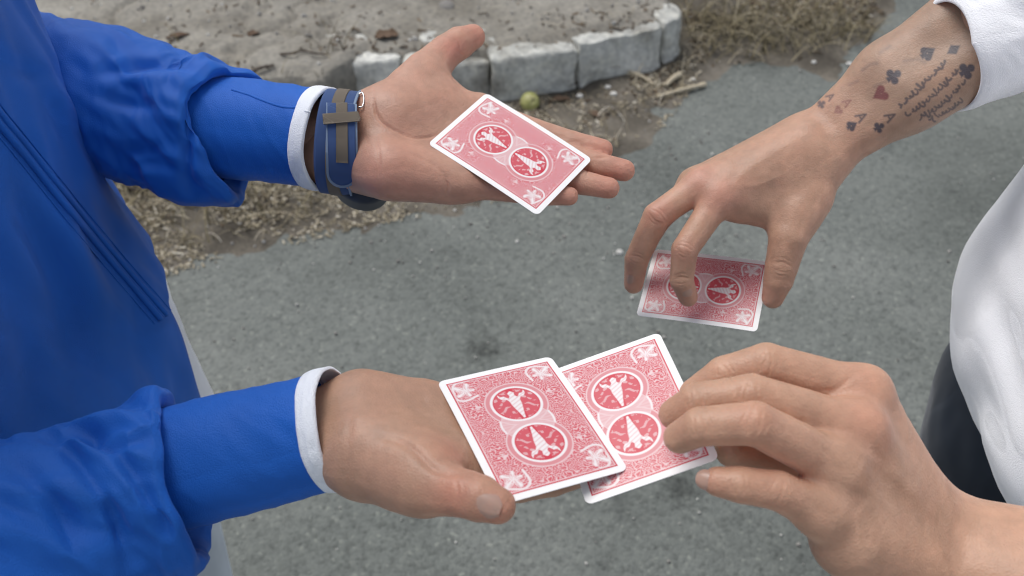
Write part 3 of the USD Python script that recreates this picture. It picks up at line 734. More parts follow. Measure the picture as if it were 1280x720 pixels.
def nail(tip, root, out, L, W, rc, mat_, parent):
    """a curved plate on a finger end: tip and root along the finger, out = the way it faces"""
    t = tip - root; t /= np.linalg.norm(t); out = out - t * (out @ t); out /= np.linalg.norm(out); s = np.cross(t, out)
    u, v = np.linspace(-1, 1, 11), np.linspace(-1, 1, 9); U, Vv = np.meshgrid(u, v, indexing='ij')
    w = np.sqrt(np.clip(1 - np.abs(U * 0.92) ** 3.2, 0.02, 1))
    y = Vv * w * W / 2; x = U * L / 2
    z = np.sqrt(np.maximum(rc ** 2 - y ** 2, 0)) - rc - 0.0006 * np.maximum(U, 0) ** 2 - 0.0009 * (Vv ** 4) - 0.0008 * (U < -0.95)
    P = tip + x[..., None] * t + y[..., None] * s + z[..., None] * out
    I = np.arange(99).reshape(11, 9); Q = np.stack([I[:-1, :-1], I[1:, :-1], I[1:, 1:], I[:-1, 1:]], -1).reshape(-1, 4)
    P = P.reshape(-1, 3)
    return obj('fingernail', cat_mesh([(P, Q), (P - out * 0.0006, Q[:, ::-1])]), mat_, parent)

def fine(V, T, n=1):
    P, z = pix(V); c = P[T].mean(1)
    on = np.where((c[:, 0] > -10) & (c[:, 0] < 1290) & (c[:, 1] > -10) & (c[:, 1] < 730))[0]
    V, T = trimesh.remesh.subdivide(V, T, on)
    return np.array(V), np.array(T)
def joint_lines(fingers, which, depth):
    out = []
    for f in fingers:
        for k in which:
            if k >= len(f) - 1: continue
            (a, _), (b, r), (c, _) = f[k - 1], f[k], f[k + 1]
            pa, pb, pc = (pix(x)[0] for x in (a, b, c)); t = pc - pa; t /= np.linalg.norm(t); n = np.array([-t[1], t[0]]); rp = r * F / pix(b)[1]
            for i, o in enumerate((-0.38, -0.1, 0.18, 0.42)):
                m = pb + t * rp * o; L = rp * (0.62, 0.75, 0.7, 0.5)[i]; bow = t * rp * 0.16 * (1 if o > 0 else -1)
                out.append(([m - n * L, m + bow, m + n * L], max(rp * 0.075, 1.0), depth * (0.8, 1.0, 0.9, 0.7)[i]))
    return out
def J(px, py, z): return at(px, py, z)
def cap(a, b, ra, rb=None): return (np.asarray(a), np.asarray(b), ra, rb if rb is not None else ra)
def hide(px, py, k, below): return at(px, py, pz(k, px, py, below))

def rough_body(capsules, h=0.009):
    pts = np.array([p for c in capsules for p in c[:2]]); G = Field(pts.min(0) - 0.2, pts.max(0) + 0.2, h); D = G.empty()
    for a, b, ra, rb in capsules: G.capsule(D, np.asarray(a, float), np.asarray(b, float), ra, rb, 0.05 if max(ra, rb) > 0.0495 else 0.008)
    V, T = surface_nets(D, G.lo, h); return smooth_mesh(V, T, 4), T

# ======== hand 1: the blue person's far hand, palm up, one card on it
A = lambda px, py, below: hide(px, py, 'A', below)
mcp = {'i': A(600, 142, .018), 'm': A(600, 170, .018), 'r': A(594, 200, .017), 'p': A(580, 229, .014)}
core = [cap(J(385, 160, .640), J(470, 155, .632), .0185, .0215), cap(J(385, 192, .636), J(470, 207, .620), .0185, .0215),
        cap(A(478, 160, .018), mcp['i'], .0150, .0125), cap(A(480, 180, .018), mcp['m'], .0150, .0125), cap(A(480, 200, .017), mcp['r'], .0150, .0120), cap(A(482, 214, .014), mcp['p'], .0150, .0105),
        cap(A(496, 216, .013), A(560, 228, .017), .0150, .0115),
        cap(A(484, 142, .012), A(532, 100, .012), .0190, .0150), cap(A(505, 150, .010), A(545, 128, .012), .0180, .0150), cap(A(540, 112, .014), A(576, 140, .018), .0105, .0100)]
fingers = [
    [(mcp['i'], .0110), (A(668, 165, .014), .0092), (A(714, 179, .012), .0085), (A(753, 187, .0095), .0072)],
    [(mcp['m'], .0110), (A(690, 190, .013), .0093), (A(742, 205, .011), .0086), (A(780, 213, .0085), .0074)],
    [(mcp['r'], .0105), (A(680, 214, .013), .0089), (A(727, 228, .011), .0082), (A(761, 235, .009), .0071)],
    [(mcp['p'], .0098), (A(645, 238, .012), .0080), (A(684, 243, .010), .0072), (A(711, 245, .009), .0063)],
    [(A(516, 112, .012), .0160), (A(533, 90, .012), .0148), (A(557, 65, .012), .0122), (A(574, 54, .012), .0118), (A(591, 46, .012), .0092)]]
V1, T1 = fine(*arm_mesh(core, fingers))
V1 = carve(V1, T1, [
    ([(468, 132), (472, 148), (492, 162), (520, 172), (548, 169)], 2.0, 1.1), ([(466, 120), (470, 140), (480, 152)], 2.0, 0.7),
    ([(556, 222), (560, 232), (559, 243)], 1.6, 0.9), ([(570, 62), (580, 70)], 1.6, 0.8), ([(572, 48), (577, 66)], 1.5, 0.6),
    ([(742, 197), (762, 196)], 1.5, 0.7), ([(738, 218), (758, 221)], 1.5, 0.5), ([(735, 208), (733, 222)], 1.2, 0.5), ([(508, 190), (540, 205), (560, 222)], 2.2, 0.5), ([(470, 165), (474, 200), (472, 230)], 2.5, 0.5)])
SK1 = (0.455, 0.258, 0.184)
tint1 = skin_tint(V1, SK1, [(fingers[k][-1][0], .014, .5) for k in range(5)] + [(A(572, 60, .0), .012, .6), (A(488, 215, 0), .03, .25), (A(640, 240, 0), .03, .25)], warm=(0.50, 0.19, 0.145), seed=1)

# ======== hand 2: the blue person's near hand, palm up, thumb over the card corner
B = lambda px, py, below: hide(px, py, 'B', below)
mcp = {'p': B(566, 516, .021), 'r': B(578, 535, .021), 'm': B(586, 556, .020), 'i': B(578, 580, .016)}
core = [cap(J(390, 528, .465), J(448, 519, .468), .0160, .0185), cap(J(392, 556, .456), J(450, 563, .449), .0160, .0185),
        cap(J(452, 510, .468), mcp['p'], .0150, .0120), cap(J(455, 528, .462), mcp['r'], .0150, .0125), cap(J(458, 545, .455), mcp['m'], .0150, .0125), cap(J(462, 562, .446), mcp['i'], .0150, .0118),
        cap(J(455, 512, .470), B(525, 515, .016), .0145, .0130),
        cap(J(462, 572, .442), J(520, 596, .424), .0190, .0150), cap(J(500, 572, .438), J(535, 586, .427), .0135, .0105), cap(J(530, 592, .425), B(566, 590, .016), .0105, .0095)]
fingers = [
    [(mcp['i'], .0112), (B(648, 604, .0150), .0090), (B(690, 599, .0165), .0082), (B(722, 592, .020), .0070)],
    [(mcp['m'], .0112), (B(660, 570, .0175), .0092), (B(700, 566, .0180), .0084), (B(730, 560, .0220), .0072)],
    [(mcp['r'], .0106), (B(650, 540, .0180), .0088), (B(695, 540, .0180), .0080), (B(724, 535, .0220), .0070)],
    [(mcp['p'], .0098), (B(620, 514, .0170), .0078), (B(655, 512, .0160), .0072), (B(685, 508, .0190), .0063)],
    [(J(505, 594, .429), .0150), (J(536, 607, .417), .0132), (J(582, 617, .404), .0104), (J(600, 623, .400), .0101), (J(622, 632, .397), .0080)]]
V2, T2 = fine(*arm_mesh(core, fingers))
V2 = carve(V2, T2, [([(470, 545), (500, 552), (522, 566), (540, 584), (560, 591), (590, 590)], 5.5, 1.4),
    ([(568, 596), (572, 610), (570, 626)], 2.2, 0.45), ([(576, 597), (580, 612)], 2.0, 0.4), ([(430, 490), (436, 530), (432, 570)], 6, 0.25), ([(505, 487), (530, 500), (545, 520)], 4, 0.4)])
SK2 = (0.420, 0.246, 0.168)
tint2 = skin_tint(V2, SK2, [(J(570, 617, .397), .013, .35), (J(624, 640, .39), .012, .3), (J(560, 575, .42), .012, .25)], warm=(0.50, 0.16, 0.11), seed=4)

# ======== hand 3: the tattooed hand
core = [cap(J(1030, 158, .668), J(1110, 92, .650), .0162, .0210), cap(J(1046, 184, .660), J(1138, 122, .640), .0160, .0215), cap(J(1110, 92, .650), J(1290, -40, .618), .0210, .0270), cap(J(1138, 122, .640), J(1320, 30, .605), .0215, .0270),
        cap(J(1004, 186, .660), J(899, 246, .656), .0150, .0112), cap(J(998, 176, .670), J(877, 230, .664), .0150, .0110), cap(J(1000, 172, .682), J(870, 228, .684), .0140, .0105), cap(J(1002, 172, .690), J(866, 228, .702), .0130, .0095),
        cap(J(1030, 205, .664), J(995, 262, .660), .0165, .0150), cap(J(1015, 210, .664), J(930, 246, .664), .0150, .0130), cap(J(922, 258, .664), J(980, 270, .664), .0098, .0110)]
fingers = [
    [(J(899, 248, .656), .0108), (J(856, 312, .650), .0094), (J(852, 350, .658), .0085), (J(860, 371, .667), .0072)],
    [(J(877, 231, .664), .0108), (J(821, 270, .660), .0098), (J(796, 324, .670), .0087), (J(792, 355, .680), .0072)],
    [(J(870, 230, .684), .0100), (J(824, 274, .686), .0090), (J(798, 318, .698), .0080), (J(793, 342, .708), .0066)],
    [(J(866, 230, .702), .0090), (J(830, 270, .708), .0078), (J(806, 300, .718), .0070), (J(799, 320, .726), .0060)],
    [(J(1012, 250, .660), .0155), (J(986, 296, .656), .0138), (J(977, 333, .661), .0116), (J(973, 350, .665), .0106), (J(966, 372, .671), .0080)]]
V3, T3 = fine(*arm_mesh(core, fingers))
# finer skin where the tattoo is
for _ in range(1):
    P, z = pix(V3); cen = P[T3].mean(1)
    on = np.where((cen[:, 0] > 1010) & (cen[:, 0] < 1235) & (cen[:, 1] < 205) & (cen[:, 1] > 10))[0]
    V3, T3 = trimesh.remesh.subdivide(V3, T3, on); V3, T3 = np.array(V3), np.array(T3)
V3 = carve(V3, T3, [([(856, 300), (846, 308), (842, 318)], 2.0, 0.4), ([(868, 318), (852, 314)], 1.5, 0.35), ([(842, 345), (862, 348)], 1.5, 0.35), ([(962, 330), (982, 328)], 1.8, 0.25), ([(963, 338), (984, 336)], 1.8, 0.2),
    ([(905, 262), (930, 215), (985, 172)], 7, -0.5), ([(880, 238), (925, 205), (985, 165)], 7, -0.4), ([(1020, 150), (1052, 196)], 5, 0.5), ([(990, 250), (1010, 235)], 5, 0.4), ([(1008, 195), (970, 222), (938, 232), (912, 230)], 4.0, -0.3), ([(1000, 168), (960, 198), (925, 218)], 4.0, -0.22)] + joint_lines(fingers[:2], (1, 2), 0.42) + joint_lines(fingers[4:], (2,), 0.35))
SK3 = (0.430, 0.255, 0.176)
tint3 = skin_tint(V3, SK3, [(J(899, 246, .645), .016, .45), (J(875, 226, .655), .014, .45), (J(822, 262, .65), .012, .5), (J(855, 312, .64), .012, .3)] + [(f[-1][0], .014, .35) for f in fingers], warm=(0.48, 0.21, 0.165), seed=7)
# tattoo ink: suits, aces and three lines of script down the forearm
ok3, P3, N3 = facing(V3, T3)
def ink(mask_d, soft): return np.clip(0.5 - mask_d / soft, 0, 1)
def poly_d(poly, P):
    poly = poly.buffer(0); b = np.array(poly.bounds); near = (P[:, 0] > b[0] - 4) & (P[:, 0] < b[2] + 4) & (P[:, 1] > b[1] - 4) & (P[:, 1] < b[3] + 4)
    d = np.full(len(P), 9.0); pts = shapely.points(P[near]); dd = shapely.distance(pts, poly.boundary); d[near] = np.where(shapely.contains(poly, pts), -dd, dd); return d
def suit(kind, cx, cy, r, rot):
    if kind == 'heart': g = Point(-.5, -.35).buffer(.55).union(Point(.5, -.35).buffer(.55)).union(Polygon([(-1.0, -.12), (1.0, -.12), (0, 1.15)]))
    elif kind == 'spade': g = Point(-.5, .3).buffer(.52).union(Point(.5, .3).buffer(.52)).union(Polygon([(-.98, .12), (.98, .12), (0, -1.15)])).union(Polygon([(-.15, .2), (.15, .2), (.4, 1.1), (-.4, 1.1)]))
    elif kind == 'club': g = Point(0, -.55).buffer(.52).union(Point(-.58, .25).buffer(.52)).union(Point(.58, .25).buffer(.52)).union(Polygon([(-.15, -.2), (.15, -.2), (.4, 1.1), (-.4, 1.1)]))
    elif kind == 'diamond': g = Polygon([(0, -1.15), (.8, 0), (0, 1.15), (-.8, 0)])
    else: g = LineString([(-.75, 1), (0, -1), (.75, 1)]).buffer(.22).union(LineString([(-.45, .3), (.45, .3)]).buffer(.2))
    g = shapely.affinity.rotate(g, rot, origin=(0, 0)); r *= 1.22; g = shapely.affinity.scale(g, r, r, origin=(0, 0)); return shapely.affinity.translate(g, cx, cy)
dark, red_ = np.zeros(len(V3)), np.zeros(len(V3))
for k, cx, cy, r, rot in (('club', 1117.5, 95, 7.6, 58), ('spade', 1160, 66, 7.6, 58), ('A', 1077, 146, 5, 60), ('spade', 1065, 157, 5.4, 60), ('A', 1113, 146, 5, 62), ('club', 1099, 159, 5.2, 62), ('A', 1038, 121, 3.6, 56), ('club', 1027, 130, 4.0, 56), ('diamond', 1192, 62, 7, 58), ('club', 1209, 88, 8, 58)):
    dark = np.maximum(dark, ink(poly_d(suit(k, cx, cy, r, rot), P3), 2.4) * (0.97 if r > 5 else 0.85))
for k, cx, cy, r, rot in (('heart', 1100.5, 117.5, 7.8, 60), ('A', 1059, 128, 4.2, 58), ('heart', 1047.5, 138, 4.4, 58)):
    red_ = np.maximum(red_, ink(poly_d(suit(k, cx, cy, r, rot), P3), 2.4) * (0.85 if r > 5 else 0.6))
def script(path, amp, wl, seed, w):
    p = spline(path, 160); t = np.gradient(p, axis=0); t /= np.linalg.norm(t, axis=1, keepdims=True); n = np.stack([t[:, 1], -t[:, 0]], 1); s = np.r_[0, np.cumsum(np.linalg.norm(np.diff(p, axis=0), axis=1))]
    r = np.random.default_rng(seed); hh = np.interp(s, np.linspace(0, s[-1], 14), r.choice([0.5, 0.6, 0.7, 1.5], 14)); ph = s * 2 * np.pi / wl
    gap = np.interp(s, np.linspace(0, s[-1], 19), (r.uniform(0, 1, 19) > 0.18).astype(float)) > 0.5
    q = p + n * (amp * hh * (np.sin(ph + 0.8 * np.sin(s * 0.37 + seed)) + 0.45 * np.sin(ph * 0.53 + seed)))[:, None] + t * (0.28 * wl * np.cos(ph))[:, None]
    for a in range(0, 159, 8):
        if gap[a]: yield q[a:a + 9], w * r.uniform(0.7, 1.25)
for path, amp, wl, seed, w in (([(1120, 136), (1138, 121), (1154, 104), (1170, 89), (1182, 77)], 3.0, 5.6, 3, 1.25), ([(1132, 144), (1152, 131), (1172, 113), (1190, 95), (1200, 82)], 2.8, 5.2, 8, 1.2), ([(1142, 149), (1166, 138), (1186, 122), (1206, 102)], 2.6, 5.0, 5, 1.1), ([(1160, 150), (1184, 139), (1204, 124)], 2.4, 4.8, 12, 1.0)):
    for ln, w_ in script(path, amp, wl, seed, w): dark = np.maximum(dark, ink(seg_dist(P3, ln, 8.0) - w_ * 1.15, 1.8) * 0.80)
for ln in ([(1062, 106), (1072, 101)], [(1078, 88), (1088, 80), (1096, 79)], [(1130, 76), (1148, 74), (1156, 78)], [(1100, 66), (1112, 58)], [(1093, 108), (1108, 102)]):
    dark = np.maximum(dark, ink(seg_dist(P3, ln, 8.0) - 1.6, 4.5) * 0.35)
dark, red_ = dark * ok3, red_ * ok3
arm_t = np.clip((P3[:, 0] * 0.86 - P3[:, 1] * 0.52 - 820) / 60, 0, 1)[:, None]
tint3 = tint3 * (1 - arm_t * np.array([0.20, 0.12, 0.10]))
tint3 = tint3 + (np.array([0.032, 0.036, 0.055]) - tint3) * dark[:, None] * 0.9
tint3 = tint3 + (np.array([0.16, 0.045, 0.05]) - tint3) * red_[:, None]

# ======== hand 4: the bare hand sliding the lower card out
C = lambda px, py, below: hide(px, py, 'C', below)
core = [cap(J(1172, 664, .452), J(1420, 722, .418), .0190, .0235), cap(J(1160, 706, .442), J(1400, 768, .405), .0185, .0240),
        cap(J(1160, 640, .450), J(1080, 490, .426), .0145, .0112), cap(J(1140, 655, .442), J(1072, 537, .411), .0150, .0112), cap(J(1125, 675, .435), J(1046, 582, .401), .0150, .0108), cap(J(1110, 695, .428), J(1026, 640, .396), .0145, .0098),
        cap(J(1060, 680, .408), J(1120, 720, .432), .0150, .0185), cap(J(1130, 625, .452), J(1060, 600, .447), .0150, .0135)]
fingers = [
    [(J(1080, 490, .426), .0110), (J(958, 454, .424), .0094), (J(905, 468, .430), .0085), (J(868, 492, .436), .0072)],
    [(J(1072, 536, .411), .0110), (J(940, 494, .4045), .0095), (J(872, 502, .4085), .0085), (J(843, 518, .4165), .0072)],
    [(J(1046, 582, .401), .0106), (J(944, 529, .3845), .0093), (J(876, 533, .3895), .0083), (J(849, 547, .3985), .0070)],
    [(J(1026, 640, .396), .0096), (J(972, 613, .386), .0083), (J(926, 606, .385), .0076), (J(897, 602, .387), .0063)],
    [(J(1060, 602, .447), .0130), (J(1020, 590, .443), .0118), (J(965, 572, .437), .0100), (C(916, 562, .0095), .0085)]]
V4, T4 = fine(*arm_mesh(core, fingers))
V4 = carve(V4, T4, [([(1066, 470), (1045, 486), (1020, 492)], 4, 0.7), ([(945, 435), (958, 446), (950, 462)], 2.2, 0.35), ([(925, 478), (944, 486)], 2.2, 0.35), ([(930, 512), (950, 520)], 2.2, 0.35),
    ([(1180, 626), (1174, 655), (1180, 690)], 7, 0.8), ([(1204, 628), (1199, 660), (1207, 690)], 7, 0.6), ([(1095, 540), (1150, 640)], 12, -0.6), ([(1062, 590), (1125, 670)], 12, -0.5), ([(1085, 492), (1150, 615)], 12, -0.5), ([(1075, 560), (1120, 625)], 11, 0.5), ([(1040, 612), (1090, 665)], 11, 0.5), ([(1158, 640), (1120, 596), (1078, 566), (1060, 556)], 6, -0.3), ([(1120, 596), (1100, 560), (1088, 520)], 5.0, -0.25), ([(1135, 665), (1095, 620), (1055, 600)], 6, -0.25)] + joint_lines(fingers[:4], (1, 2), 0.38))
SK4 = (0.465, 0.275, 0.186)
tint4 = skin_tint(V4, SK4, [(J(1092, 522, .40), .016, .35), (J(1085, 484, .415), .014, .25), (J(955, 590, .39), .02, .3), (J(880, 603, .38), .012, .4), (J(950, 510, .375), .014, .25)], warm=(0.52, 0.22, 0.15), seed=9)

# ======== the two bodies, mostly under cloth
E1 = cw(np.array([-0.385, -0.150, .685])); E2 = cw(np.array([-0.350, 0.106, .400])); S1, S2 = np.array([-0.47, 0.62, 1.40]), np.array([-0.47, 0.19, 1.40])
E3 = cw(np.array([0.44, -0.235, .615])); E4 = cw(np.array([0.42, 0.150, .360])); S3, S4 = np.array([0.56, 0.60, 1.42]), np.array([0.56, 0.17, 1.42])
def torso_caps(x, y0, y1, sgn):
    ym = (y0 + y1) / 2
    return [((x, y0 + .06, 1.34), (x, y1 - .06, 1.34), .085, .085), ((x, y0 + .08, 1.2), (x, y1 - .08, 1.2), .105, .105), ((x, ym - .08, .95), (x, ym + .08, .95), .105, .105), ((x, ym, 1.2), (x, ym, .95), .12, .11),
            ((x, ym, 1.36), (x - sgn * 0.02, ym, 1.50), .062, .056),
            ((x, ym - .07, .93), (x + sgn * .03, LEG_Y - .088, .50), .070, .046), ((x + sgn * .03, LEG_Y - .088, .50), (x, LEG_Y - .10, .09), .046, .034), ((x, ym + .07, .93), (x + sgn * .03, LEG_Y + .088, .50), .070, .046), ((x + sgn * .03, LEG_Y + .088, .50), (x, LEG_Y + .10, .09), .046, .034)]
LEG_Y = 0.435
def head_caps(x, ym, f):
    c = np.array([x - f * 0.01, ym, 1.66]); d = np.array([-f, 0, 0]); s = np.array([0, 1, 0]); u = np.array([0, 0, 1])
    # f: -1 faces +x, +1 faces -x
    return [(c + d * -.02 + u * .02, c + d * .02 + u * .03, .086, .080), (c + d * .035 - u * .045, c + d * .05 - u * .085, .058, .036), (c + d * .085 - u * .0, c + d * .105 - u * .03, .010, .016),
            (c + d * .088 - u * .052, c + d * .088 - u * .052 + s * .016, .009, .006), (c + d * .088 - u * .052, c + d * .088 - u * .052 - s * .016, .009, .006), (c + s * .078 - u * .01, c + s * .082 - u * .04, .016, .010), (c - s * .078 - u * .01, c - s * .082 - u * .04, .016, .010), (c + s * .02 + d * .08 + u * .02, c + s * .045 + d * .07 + u * .02, .011, .010), (c - s * .02 + d * .08 + u * .02, c - s * .045 + d * .07 + u * .02, .011, .010)]
def body(x, y0, y1, f, arms):
    parts = torso_caps(x, y0, y1, -f) + arms
    V, T = rough_body([(np.array(a, float), np.array(b, float), ra, rb) for a, b, ra, rb in parts])
    H = head_caps(x, (y0 + y1) / 2, f); pts = np.array([p for c in H for p in c[:2]])
    G = Field(pts.min(0) - 0.12, pts.max(0) + 0.12, 0.005); D = G.empty()
    for a, b, ra, rb in H: G.capsule(D, a, b, ra, rb, 0.018)
    Vh, Th = surface_nets(D, G.lo, 0.005)
    return (V, T), (smooth_mesh(Vh, Th, 4), Th)
def hair(x, ym, f, parent):
    c = np.array([x + f * 0.005, ym, 1.69])
    G = Field(c - 0.15, c + 0.15, 0.006); D = G.empty()
    G.capsule(D, c + [f * .02, 0, .0], c - [f * .02, 0, -.012], .096, .088, 0.02); G.capsule(D, c + [f * .045, 0, -.02], c + [f * .05, 0, -.07], .07, .055, 0.02)
    V, T = surface_nets(D, G.lo, 0.006); V = smooth_mesh(V, T, 3); V += normals(V, T) * (0.012 * (fbm(V * 60, 3, 3) - 0.5))[:, None]
    obj('hair', (V, T), M['hair'], parent)

blue = thing('person', (0, 0, 0), 'person in a blue zipped jacket with white cuffs holding both palms up', 'person')
b_, h_ = body(-0.47, 0.19, 0.62, -1, [(S1, E1, .042, .030), (E1, J(133, 128, .672), .030, .034), (J(133, 128, .672), J(247, 162, .656), .034, .024), (J(247, 162, .656), J(395, 174, .635), .024, .022), (S2, E2, .040, .026), (E2, J(0, 676, .438), .026, .030), (J(0, 676, .438), J(200, 594, .464), .032, .020), (J(200, 594, .464), J(398, 541, .459), .020, .019)])
full = cat_mesh([(V1, T1), (V2, T2), b_, h_])
tint = np.vstack([tint1, tint2, np.tile(SK1, (len(b_[0]) + len(h_[0]), 1))])
blue_body = obj('body', full, M['skin'], blue, color=tint)
t5 = [f for f in [(J(606, 631, .388), J(582, 617, .395))]][0]
hit = cast(V2, T2, [(607, 631), (592, 625)])
nail(hit[0][0] + hit[0][1] * 0.0006, hit[1][0], hit[0][1], 0.0135, 0.0108, 0.0090, M['nail'], blue_body)
hair(-0.47, 0.405, -1, blue_body)

mag = thing('person', (0, 0, 0), 'person in a white sweatshirt and dark jeans with a tattooed forearm handling cards', 'person')
b_, h_ = body(0.56, 0.17, 0.60, 1, [(S3, E3, .046, .034), (E3, J(1262, 10, .612), .034, .034), (S4, E4, .044, .036), (E4, J(1400, 745, .412), .036, .028)])
full = cat_mesh([(V3, T3), (V4, T4), b_, h_])
tint = np.vstack([tint3, tint4, np.tile(SK3, (len(b_[0]) + len(h_[0]), 1))])
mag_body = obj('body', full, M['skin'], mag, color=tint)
for a_, b__, L, W, rc in (((860, 364), (853, 344), .0095, .0088, .0072), ((788, 350), (790, 332), .0095, .0080, .0072)):
    hit = cast(V3, T3, [a_, b__])
    if hit[0] and hit[1]: nail(hit[0][0] + hit[0][1] * 0.0003, hit[1][0], hit[0][1], L, W, rc, M['nail'], mag_body)
for a_, b__, L, W, rc in (((884, 600), (900, 603), .010, .0085, .0065),):
    hit = cast(V4, T4, [a_, b__])
    if hit[0] and hit[1]: nail(hit[0][0] + hit[0][1] * 0.0003, hit[1][0], hit[0][1], L, W, rc, M['nail'], mag_body)
hair(0.56, 0.385, 1, mag_body)

# ---- cloth
def wrinkle(seed, amp, fs, fa, ridge=True, slant=0.0):
    def fn(s, th, m):
        q = np.stack([np.cos(th) * fa + 10, np.sin(th) * fa + 10, s * fs + slant * np.cos(th - 0.6) + np.zeros_like(th) + seed * 3.7], -1)
        n = fbm(q, 3, seed)
        return amp * ((1 - np.abs(2 * n - 1)) - 0.6 if ridge else (n - 0.5) * 2)
    return fn

def rings(levels, seg=160, n=150, fold=None, top=False):
    """an upright garment: levels (z, x centre, y centre, x half, y half, squareness)"""
    L = np.asarray(levels, float); S = spline(L, n); th = np.linspace(0, 2 * np.pi, seg, endpoint=False); V = np.zeros((n, seg, 3))
    for i, (z, cx, cy, rx, ry, sq) in enumerate(S):
        c, s = np.cos(th), np.sin(th); k = (np.abs(c) ** sq + np.abs(s) ** sq) ** (-1 / sq)
        f = fold(z, th) if fold is not None else 0
        V[i] = np.stack([cx + (rx + f) * c * k, cy + (ry + f) * s * k, z + 0 * th], -1)
    I = np.arange(n * seg).reshape(n, seg); Jn = np.roll(I, -1, 1); Q = np.stack([I[:-1], Jn[:-1], Jn[1:], I[1:]], -1).reshape(-1, 4)
    T = np.vstack([Q[:, [0, 1, 2]], Q[:, [0, 2, 3]]]); V = V.reshape(-1, 3)
    if (L[0, 0] > L[-1, 0]): T = T[:, ::-1]
    return V, T

def jacket_fold(z, th):
    q = np.stack([np.cos(th) * 2.2 + 9, np.sin(th) * 2.2 + 9, z * 2.6 + 0.9 * np.sin(th) + 0 * th], -1)
    q2 = np.stack([np.cos(th) * 5 + 9, np.sin(th) * 5 + 9, z * 6 + 0 * th + 1.5 * np.cos(th)], -1)
    return 0.024 * (fbm(q, 3, 31) - 0.5) * 2 + 0.011 * ((1 - np.abs(2 * fbm(q2, 3, 37) - 1)) - 0.6)
JK = [(1.47, -0.47, 0.405, 0.075, 0.08, 2.0), (1.42, -0.47, 0.405, 0.11, 0.17, 2.1), (1.33, -0.45, 0.405, 0.135, 0.215, 2.2), (1.20, -0.435, 0.405, 0.145, 0.215, 2.2), (1.05, -0.432, 0.41, 0.150, 0.205, 2.2), (0.92, -0.43, 0.415, 0.149, 0.205, 2.2), (0.83, -0.43, 0.42, 0.167, 0.205, 2.2), (0.72, -0.43, 0.42, 0.163, 0.205, 2.2), (0.60, -0.43, 0.42, 0.160, 0.205, 2.2)]
torso = rings(JK, fold=jacket_fold)
def front_angle(p):
    g = np.interp(p[2], [r[0] for r in JK[::-1]], np.arange(len(JK))[::-1]); c = [np.interp(g, np.arange(len(JK)), [r[k] for r in JK]) for k in (1, 2, 3, 4)]
    return math.atan2((p[1] - c[1]) / c[3], (p[0] - c[0]) / c[2])
_z = cast(*torso, [(208, 400)])[0]
OPEN_Z, OPEN_T = (_z[0][2], front_angle(_z[0])) if _z else (0.78, 0.5)
def jacket_open(z, th):
    d = (th - OPEN_T + np.pi) % (2 * np.pi) - np.pi
    k = np.clip((OPEN_Z - z) / 0.03, 0, 1) * np.clip((d - 0.09) / 0.03, 0, 1) * np.clip((1.5 - d) / 0.3, 0, 1)
    return jacket_fold(z, th) - 0.030 * k
torso = rings(JK, fold=jacket_open, n=260, seg=300)
def crease(mesh_, lines): return smooth_mesh(carve(mesh_[0], mesh_[1], [(l, w * 1.2, d * 0.8) for l, w, d in lines]), mesh_[1], 5), mesh_[1]
torso = crease(torso, [([(5, 235), (55, 300), (85, 380), (95, 470)], 15, 7), ([(30, 225), (85, 300), (118, 380), (130, 470)], 15, -5), ([(118, 235), (148, 285), (160, 345)], 9, 5), ([(60, 120), (80, 150), (96, 190)], 10, 5), ([(0, 75), (40, 92), (70, 96)], 9, 5), ([(168, 330), (176, 400), (180, 470)], 10, 4), ([(20, 400), (40, 470), (46, 520)], 13, 6)])
def s1_fold(s, th, m):
    w1 = wrinkle(41, 0.010, 5, 1.1, slant=1.6)(s, th, m) * (0.6 + 0.4 * s); w2 = wrinkle(43, 0.0045, 14, 1.6, slant=2.0)(s, th, m)
    return (w1 + w2 * np.clip(s * 2 - 0.3, 0, 1)) * min(1, max(m - 0.7, 0) / 0.3), (0.009 * np.sin(th * 2 + 0.5) + 0.010 * (fbm(np.stack([np.cos(th) * 2 + 5, np.sin(th) * 2 + 5, th * 0], -1), 2, 4) - 0.5)) * np.clip((s - 0.55) / 0.3, 0, 1)
far_arm = [(-60, 60, .72, .060, .058), (0, 95, .70, .056, .055), (70, 118, .685, .053, .052), (133, 128, .672, .0525, .050), (192, 145, .664, .0485, .046), (247, 165, .656, .049, .046), (300, 168, .648, .046, .044)]
sl1 = tube(far_arm, [(0, 1), (0.45, 1.0), (0.72, 1.0), (0.80, .97), (0.90, 1.05), (0.965, 1.04), (0.985, .96), (0.975, .87), (0.93, .78)], fold=s1_fold, n=220, seg=160)
sl1 = crease(sl1, [([(128, 90), (170, 84), (212, 79), (250, 86)], 6, 6), ([(130, 105), (180, 98), (225, 96)], 7, -4), ([(248, 100), (237, 150), (232, 205), (240, 240)], 6, 6), ([(268, 100), (256, 150), (252, 205)], 6, -5), ([(100, 110), (150, 128), (205, 135)], 7, 5), ([(110, 180), (160, 190), (215, 180)], 8, 5), ([(150, 210), (190, 205), (225, 212)], 6, 4)])
fore1 = tube([(230, 156, .655, .0345, .034), (316, 163, .646, .0352, .034), (360, 168, .640, .0342, .033), (398, 173.5, .634, .0335, .032)], fold=wrinkle(47, 0.0016, 5, 0.9, slant=1.0), n=90)
S2_ = lambda s, th, m: ((wrinkle(51, 0.012, 5.5, 1.0, slant=1.9)(s, th, m) + wrinkle(53, 0.005, 13, 1.5, slant=2.4)(s, th, m) * np.clip(s * 2 - .6, 0, 1)) * min(1, max(m - 0.7, 0) / 0.3), (0.004 * np.sin(th + 1.0) + 0.008 * (fbm(np.stack([np.cos(th) * 2 + 5, np.sin(th) * 2 + 5, th * 0], -1), 2, 14) - 0.5)) * np.clip((s - 0.6) / 0.3, 0, 1))
